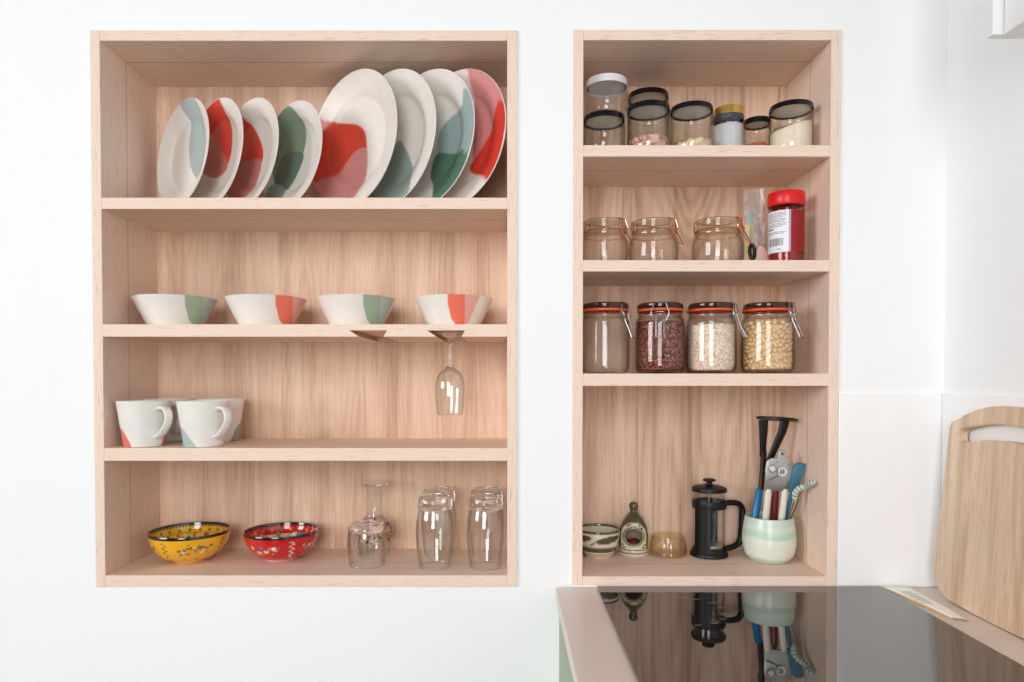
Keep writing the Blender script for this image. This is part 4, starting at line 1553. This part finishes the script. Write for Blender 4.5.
# potato masher, head up
mh = u_at(777, 419, 0.140)
ms = empty('potato_masher', (PX - 0.02, Y - 0.01, ZB + 0.008), 0, 'black potato masher with blue handle, head up in the pot', 'masher')
off = -Vector(ms.location)
R3 = lambda v: v + off
bm = bmesh.new()
outl = [(0.0460 * math.cos(a), 0.036 * math.sin(a)) for a in np.linspace(0, 2 * PI, 41)[:-1]]
prism(bm, outl, -0.0022, 0.0022, bev=0.0008, mat=Matrix.Translation(R3(mh)) @ Matrix.Rotation(d2(5), 4, 'Y') @ Matrix.Rotation(d2(-7), 4, 'X'))
bm_obj('mashing_plate', bm, M['black'], ms, smooth=True)
ja, jb = u_at(763, 456, 0.150), u_at(770, 462, 0.150)
bm = bmesh.new()
add_tube(bm, [R3(v) for v in (u_at(763.5, 420, 0.140), u_at(763.5, 432, 0.142), u_at(763, 446, 0.146), ja)], [1.3, 1.15, 0.9, 0.85], seg=10, flat=(0.0085, 0.0028, (1, 0, 0)))
bm_obj('arm', bm, M['black'], ms, smooth=True)
bm = bmesh.new()
add_tube(bm, [R3(v) for v in (u_at(785, 420, 0.140), u_at(782, 432, 0.142), u_at(774, 450, 0.147), u_at(767, 466, 0.150))], [1.35, 1.2, 1.0, 0.9], seg=10, flat=(0.0085, 0.0028, (1, 0, 0.3)))
bm_obj('arm', bm, M['black'], ms, smooth=True)
bm = bmesh.new()
add_tube(bm, [R3(v) for v in (u_at(763, 452, 0.150), u_at(763.5, 458, 0.149), u_at(762.5, 470, 0.147), u_at(761, 490, 0.143))], [1.2, 0.9, 0.85, 0.85], seg=12, flat=(0.0075, 0.0050, (1, 0, 0)))
bm_obj('shaft', bm, M['black'], ms, smooth=True)
h0, h1 = u_at(759.5, 489, 0.142), u_at(753, 530, 0.128)
bm = bmesh.new()
add_tube(bm, [R3(h0.lerp(h1, t)) for t in (0, 0.04, 0.5, 1.0)] , [0.8, 1.0, 1.05, 0.95], seg=12, flat=(0.0085, 0.0058, (1, 0, 0)))
bm_obj('handle', bm, M['blue_plastic'], ms, smooth=True)

# can opener, plate facing the room
co = empty('can_opener', (PX + 0.004, Y - 0.02, ZB + 0.008), 0, 'steel butterfly can opener with cream handles standing in the pot', 'can opener')
off2 = -Vector(co.location)
CY_ = 0.103
outp = [(766, 491), (765.5, 470), (767, 461), (772, 458), (777, 459), (777.5, 454), (779, 450.5), (782.5, 449.5), (785.5, 452), (786, 457), (789, 460), (793, 462), (793.5, 468), (791, 476), (788.5, 491)]
bm = bmesh.new()
pts = [u_at(a, b, CY_) + off2 for a, b in outp]
prism(bm, [(q.x, q.z) for q in pts], pts[0].y, pts[0].y + 0.004, bev=0.0006, mat=XZ)
bm_obj('plate', bm, M['steel'], co, smooth=True)


def disc(name, px, py, Yf, r, th, mat, parent, o_, teeth=0):
    c = u_at(px, py, Yf) + o_
    bm = bmesh.new()
    n = 40
    ol = []
    for i in range(n):
        a = 2 * PI * i / n
        rr = r * (1 - (0.08 if teeth and i % 2 else 0))
        ol.append((c.x + rr * math.cos(a), c.z + rr * math.sin(a)))
    prism(bm, ol, c.y - th, c.y, bev=0.0004, mat=XZ)
    return bm_obj(name, bm, mat, parent, smooth=True)


disc('cutting_wheel', 772.2, 468.5, CY_, 0.0098, 0.003, M['wire'], co, off2)
disc('wheel_cap', 772.2, 468.5, CY_ - 0.003, 0.0062, 0.003, M['bright'], co, off2)
disc('feed_wheel', 781.8, 471.5, CY_ - 0.0032, 0.0108, 0.004, M['bright'], co, off2, 1)
disc('wheel_cap', 781.8, 471.5, CY_ - 0.0072, 0.0060, 0.002, M['wire'], co, off2)
disc('rivet', 789.2, 464.5, CY_, 0.0024, 0.0015, M['wire'], co, off2)
disc('rivet', 776.5, 461.5, CY_, 0.0020, 0.0015, M['wire'], co, off2)
disc('hole_shade', 782.3, 454, CY_, 0.0030, 0.0006, simple('shadow_hole', (70, 66, 64), 0.6), co, off2)  # dark disc coloured like the shade inside a hanging hole; nothing is cut
tube_obj('spring_arm', [u_at(767, 481, CY_ - 0.002) + off2, u_at(772, 479, CY_ - 0.003) + off2, u_at(778, 476, CY_ - 0.002) + off2], 0.0014, M['wire'], co, seg=8)
for a, b in (((767.2, 489), (763.5, 540)), ((784.0, 489), (779.0, 540))):
    bm = bmesh.new()
    q0, q1 = u_at(a[0] - (0 if a[0] < 770 else 0), a[1], CY_ + 0.002) + off2, u_at(b[0], b[1], CY_ + 0.016) + off2
    q0.x += 0.003
    add_tube(bm, [q0, q0.lerp(q1, 0.06), q0.lerp(q1, 0.4), q1], [0.8, 1.0, 1.05, 1.0], seg=12, flat=(0.0070, 0.0050, (1, 0, 0)))
    bm_obj('handle', bm, M['cream_plastic'], co, smooth=True)

# dark red handled tool between the can opener's arms
kt = empty('peeler', (PX, Y, ZB + 0.008), 0, 'dark red tool handle between the can opener arms', 'utensil')
off3 = -Vector(kt.location)
q0, q1 = u_at(776, 487, 0.122) + off3, u_at(772, 540, 0.135) + off3
bm = bmesh.new()
add_tube(bm, [q0, q0.lerp(q1, 0.08), q0.lerp(q1, 0.3), q0.lerp(q1, 0.7), q1], [0.55, 0.85, 1.0, 1.0, 0.9], seg=12, flat=(0.0085, 0.006, (1, 0, 0)))
bm_obj('handle', bm, M['dark_red'], kt, smooth=True)
disc('rivet', 775.2, 491.5, 0.1155, 0.0026, 0.0015, simple('blue_rivet', (60, 70, 150), 0.3), kt, off3)

# teal spatula
st = empty('spatula', (PX + 0.02, Y, ZB + 0.008), 0, 'teal silicone spatula leaning right in the pot', 'spatula')
off4 = -Vector(st.location)
bl = [(788, 491), (790.5, 478), (793.5, 466), (796.5, 462.8), (803, 463), (805.2, 464.5), (803.5, 472), (799, 483), (795.5, 490.5), (791, 493)]
pts = [u_at(a, b, 0.104) + off4 for a, b in bl]
bm = bmesh.new()
prism(bm, [(q.x, q.z) for q in pts], pts[0].y - 0.003, pts[0].y + 0.004, bev=0.0014, mat=XZ)
bm_obj('blade', bm, M['teal'], st, smooth=True)
bm = bmesh.new()
add_tube(bm, [u_at(792.5, 490, 0.104) + off4, u_at(788, 508, 0.115) + off4, u_at(780, 540, 0.14) + off4], [0.9, 1.0, 1.0], seg=10, flat=(0.0055, 0.004, (1, 0, 0)))
bm_obj('handle', bm, M['teal'], st, smooth=True)

# coil whisk with striped spring head
wk = empty('coil_whisk', (PX + 0.03, Y - 0.01, ZB + 0.008), 0, 'coil whisk with mint and black striped spring head, rightmost in the pot', 'whisk')
off5 = -Vector(wk.location)
cpts = [u_at(a, b, yy) + off5 for a, b, yy in [(794.5, 500.5, 0.088), (795.3, 493, 0.083), (799.5, 488.5, 0.076), (806, 486, 0.068), (811, 483.5, 0.050), (815.2, 481.8, 0.040)]]
cc = curve_pts(cpts, 10)
n = len(cc)
rad = [0.0066 * min(1.0, 0.55 + 3 * min(i, n - 1 - i) / n) * (1 + 0.10 * math.cos(2 * PI * i / 5)) for i in range(n)]
bm = bmesh.new()
add_tube(bm, cc, rad, seg=14)
vsn = len(bm.verts)
o = bm_obj('coil', bm, M['glaze_soft'], wk, smooth=True)
colr = np.zeros((vsn, 4), dtype=np.float32)
for i in range(n):
    k = i % 5
    c = lin((44, 56, 52)) if k == 2 else lin((196, 214, 200))
    colr[i * 14:(i + 1) * 14] = c + (1,)
ca = o.data.color_attributes.new('paint', 'FLOAT_COLOR', 'POINT')
ca.data.foreach_set('color', colr.ravel())
for a, b in (((795, 499), (787.5, 518)), ((798.5, 500), (790.5, 519)), ((801, 489.5), (791.5, 517))):
    tube_obj('wire', [u_at(a[0], a[1], 0.086) + off5, u_at((a[0] + b[0]) / 2 + 0.8, (a[1] + b[1]) / 2, 0.098) + off5, u_at(b[0], b[1], 0.112) + off5, u_at(b[0] - 5, b[1] + 16, 0.125) + off5], 0.0011, M['wire'], wk, seg=8)

# ------------------------------------------------------------------ worktop, base cabinet, hob
WX0 = at(555.5, 586.5, 0).x
wt = box_obj('worktop', (WX0, -0.66, Z_TOP - 0.026), (RX - 0.0065, WF - 0.0065, Z_TOP), M['worktop'], bev=0.0015)
tag(wt, 'beige worktop running along the wall under the narrow shelf unit', 'worktop')
bc = empty('base_cabinet', (0, 0, 0), label='sage green base cabinet under the worktop', cat='cabinet')
box_obj('carcass', (WX0 + 0.008, -0.60, 0.10), (RX - 0.002, WF - 0.002, Z_TOP - 0.0265), M['sage_door'], bc, bev=0.001)
box_obj('plinth', (WX0 + 0.02, -0.55, 0.0), (RX - 0.01, -0.02, 0.10), M['white_lacquer'], bc)
for a, b in ((WX0 + 0.009, 0.505), (0.508, RX - 0.004)):
    d = box_obj('door', (a, -0.62, 0.11), (b, -0.601, Z_TOP - 0.03), M['sage_door'], bc, bev=0.002)
    xh = b - 0.05 if a < 0.3 else a + 0.05
    tube_obj('handle', [(xh, -0.621, 0.70), (xh, -0.645, 0.70), (xh, -0.645, 0.82), (xh, -0.621, 0.82)], 0.005, M['steel'], d, seg=10)

HX0, HX1 = 0.187, 0.7755
hb = empty('induction_hob', (0, 0, Z_TOP), label='black glass induction hob set on the beige worktop', cat='hob')
box_obj('glass_top', (HX0, -0.535, 0.0012), (HX1, -0.010, 0.0052), M['hob'], hb, bev=0.0008)
box_obj('trim', (HX0 + 0.003, -0.532, 0.0), (HX1 - 0.003, -0.013, 0.0012), M['black'], hb)
rm = random.Random(4)
for k in range(9):
    a = k * 0.42 - 1.9
    q = (0.33 + 0.075 * math.cos(a) + rm.uniform(-0.004, 0.004), -0.16 + 0.075 * math.sin(a))
    box_obj('zone_mark', (q[0] - 0.006, q[1] - 0.0012, 0.0052), (q[0] + 0.006, q[1] + 0.0012, 0.00535), M['hob_mark'], hb)

# ------------------------------------------------------------------ chopping board leaning on the right wall
BH, BT = 0.386, 0.02
u_c, hw_t, hw_b = -0.214, 0.150, 0.168


def board_outline():
    pts = []
    # bottom, gently bowed, with rounded corners (u = distance along the wall, v = height)
    def arc(cx, cy, r, a0, a1, n=8):
        return [(cx + r * math.cos(a0 + (a1 - a0) * i / n), cy + r * math.sin(a0 + (a1 - a0) * i / n)) for i in range(n + 1)]
    for i in range(13):
        t = -1 + 2 * i / 12
        pts.append((t * (hw_b - 0.045), 0.004 * t ** 2))
    pts += arc(hw_b - 0.045, 0.049, 0.045, -PI / 2, 0.02)
    pts += arc(hw_t - 0.004, BH - 0.045, 0.005, 0, PI / 2, 4)
    for i in range(1, 16):
        t = 1 - 2 * i / 16
        pts.append((t * (hw_t - 0.006), BH - 0.040 + 0.040 * (1 - abs(t) ** 2.2)))
    pts += arc(-hw_t + 0.004, BH - 0.045, 0.005, PI / 2, PI, 4)
    pts += arc(-hw_b + 0.045, 0.049, 0.045, PI - 0.02, 1.5 * PI)
    return pts


def slot_outline():
    out = []
    n = 20
    for i in range(n + 1):
        t = -1 + 2 * i / n
        out.append((t * 0.112, 0.312 + 0.014 * (1 - abs(t) ** 2) - 0.002))
    for i in range(7):
        a = -PI / 2 + PI * i / 6
        out.append((0.112 + 0.012 * math.cos(a), 0.3235 + 0.0135 * math.sin(a)))
    for i in range(n + 1):
        t = 1 - 2 * i / n
        out.append((t * 0.112, 0.337 + 0.016 * (1 - abs(t) ** 2)))
    for i in range(7):
        a = PI / 2 + PI * i / 6
        out.append((-0.112 + 0.012 * math.cos(a), 0.3235 + 0.0135 * math.sin(a)))
    return out


def dedupe(pts):
    out = []
    for q in pts:
        if not out or math.hypot(q[0] - out[-1][0], q[1] - out[-1][1]) > 0.0008:
            out.append(q)
    if math.hypot(out[0][0] - out[-1][0], out[0][1] - out[-1][1]) < 0.0008:
        out.pop()
    return out


bm = bmesh.new()
prism(bm, dedupe(board_outline()), 0.0, BT, bev=0.003, mat=YZ)
board = bm_obj('chopping_board', bm, M['board'], None, smooth=True)
bm = bmesh.new()
prism(bm, dedupe(slot_outline()), -0.02, BT + 0.02, mat=YZ)
cut = bm_obj('cutter_tmp', bm, M['board'])
bo = board.modifiers.new('slot', 'BOOLEAN')
bo.operation = 'DIFFERENCE'
bo.solver = 'EXACT'
bo.object = cut
bpy.context.view_layer.update()
nm = bpy.data.meshes.new_from_object(board.evaluated_get(bpy.context.evaluated_depsgraph_get()))
board.modifiers.clear()
board.data = nm
bpy.data.objects.remove(cut)
bm = bmesh.new()
bm.from_mesh(nm)
ed = [e for e in bm.edges if len(e.link_faces) == 2 and e.calc_face_angle(0) > 0.9 and abs(sum(v.co.y for v in e.verts) / 2) < 0.126 and 0.30 < sum(v.co.z for v in e.verts) / 2 < 0.36]
try:
    bmesh.ops.bevel(bm, geom=ed, offset=0.002, segments=2, affect='EDGES')
except Exception:
    pass
bm.to_mesh(nm)
bm.free()
nm.polygons.foreach_set('use_smooth', [len(pl.vertices) <= 4 for pl in nm.polygons])
nm.set_sharp_from_angle(angle=math.radians(35))
lean = math.radians(3.6)
board.rotation_euler = (0, lean, 0)
# back face touches the splashback at the top edge, foot stands on the worktop
bx = RX - 0.0065 - BT * math.cos(lean) - (BH) * math.sin(lean) - 0.0005
board.location = (bx, u_c, Z_TOP + BT * math.sin(lean) + 0.0005)
tag(board, 'pale oak chopping board with handle slot leaning against the right wall', 'chopping board')

# leaflet lying on the strip of worktop right of the hob
lf = empty('leaflet', (0, 0, Z_TOP), label='thin cream paper leaflet lying beside the hob', cat='leaflet')


def sheet(name, z0, lift, mat, dx=0.0, sx=1.0):
    vs, fs = [], []
    n, m = 14, 5
    for i in range(n + 1):
        t = i / n
        yy = -0.012 - 0.180 * t
        xl = 0.7785 + 0.026 * t + dx
        xr = 0.838 - 0.010 * t + dx
        for k in range(m + 1):
            s = k / m
            z = z0 + lift * (0.35 + math.sin(PI * t) * 0.6) * (1 - 0.5 * s)
            vs.append((xl + (xr - xl) * s * sx, yy - 0.010 * s * t, z))
    nv = len(vs)
    vs += [(x, y, z - 0.0004) for x, y, z in vs]
    q = m + 1
    for i in range(n):
        for k in range(m):
            a = i * q + k
            fs.append((a, a + q, a + q + 1, a + 1))
            fs.append((nv + a, nv + a + 1, nv + a + q + 1, nv + a + q))
    for i in range(n):
        a = i * q
        fs.append((a, nv + a, nv + a + q, a + q))
        b = a + m
        fs.append((b, b + q, nv + b + q, nv + b))
    return mesh_obj(name, vs, fs, mat, lf, True)


sheet('inner_page', 0.0006, 0.001, M['paper_y'], 0.002)
sheet('inner_page', 0.0014, 0.003, M['paper_y'], 0.001)
sheet('cover', 0.0026, 0.0045, M['paper'])
bm = bmesh.new()
for k in range(4):
    for q in range(5):
        x0 = 0.792 + 0.006 * k
        y0 = -0.05 - 0.016 * q
        add_box(bm, (x0, y0 - 0.011, 0.0068), (x0 + 0.0022, y0, 0.0069))
bm_obj('printed_lines', bm, M['paper_ink'], lf)

# ------------------------------------------------------------------ wall cupboard at the top right
cz = at(1010, 29.5, -0.36).z
uc = empty('wall_cupboard', (0, 0, 0), label='white wall cupboard corner at the upper right of the wall', cat='cupboard')
ux = at(991, 10, -0.34).x
ux2 = at(1010, 10, -0.36).x
box_obj('filler_panel', (ux, -0.345, cz), (RX, -0.33, cz + 0.5), M['white_lacquer'], uc, bev=0.001)
box_obj('carcass', (ux2 + 0.018, -1.0, cz), (RX, -0.346, cz + 0.5), M['white_lacquer'], uc, bev=0.001)
box_obj('door', (ux2, -0.998, cz - 0.002), (ux2 + 0.0175, -0.348, cz + 0.5), M['white_lacquer'], uc, bev=0.001)

# ------------------------------------------------------------------ light
w = bpy.data.worlds.new('room_light')
SC.world = w
w.use_nodes = True
bg = w.node_tree.nodes['Background']
bg.inputs[0].default_value = (1.0, 0.99, 0.985, 1)
tcw = w.node_tree.nodes.new('ShaderNodeTexCoord')
spw = w.node_tree.nodes.new('ShaderNodeSeparateXYZ')
rpw = w.node_tree.nodes.new('ShaderNodeValToRGB')
rpw.color_ramp.elements[0].position = 0.0
rpw.color_ramp.elements[0].color = (0.25, 0.23, 0.21, 1)
rpw.color_ramp.elements[1].position = 0.12
rpw.color_ramp.elements[1].color = (1.0, 0.99, 0.985, 1)
w.node_tree.links.new(tcw.outputs['Generated'], spw.inputs[0])
w.node_tree.links.new(spw.outputs[2], rpw.inputs[0])
w.node_tree.links.new(rpw.outputs[0], bg.inputs[0])
bg.inputs[1].default_value = 0.26


def area(name, loc, target, sx, sy, power, col=(1, 1, 1)):
    l = bpy.data.lights.new(name, 'AREA')
    l.shape = 'RECTANGLE'
    l.size, l.size_y = sx, sy
    l.energy = power
    l.color = col
    o = bpy.data.objects.new(name, l)
    o.location = loc
    o.rotation_euler = (Vector(target) - Vector(loc)).to_track_quat('-Z', 'Y').to_euler()
    COL.objects.link(o)
    return o


area('window_light_left', (-5.0, -3.2, 2.35), (-0.1, 0, 1.2), 2.2, 2.2, 222, (0.975, 0.985, 1.0))
area('window_light_right', (-0.55, -3.6, 1.85), (-0.05, 0, 1.2), 1.2, 2.2, 97, (0.975, 0.985, 1.0))

cy = SC.cycles
cy.use_denoising = True
cy.max_bounces = 14
cy.diffuse_bounces = 5
cy.glossy_bounces = 6
cy.transmission_bounces = 14
cy.transparent_max_bounces = 32
cy.sample_clamp_indirect = 6.0
SC.view_settings.view_transform = 'Standard'
SC.view_settings.look = 'None'
SC.view_settings.gamma = 1.0
SC.view_settings.use_curve_mapping = False
SC.view_settings.exposure = -0.45
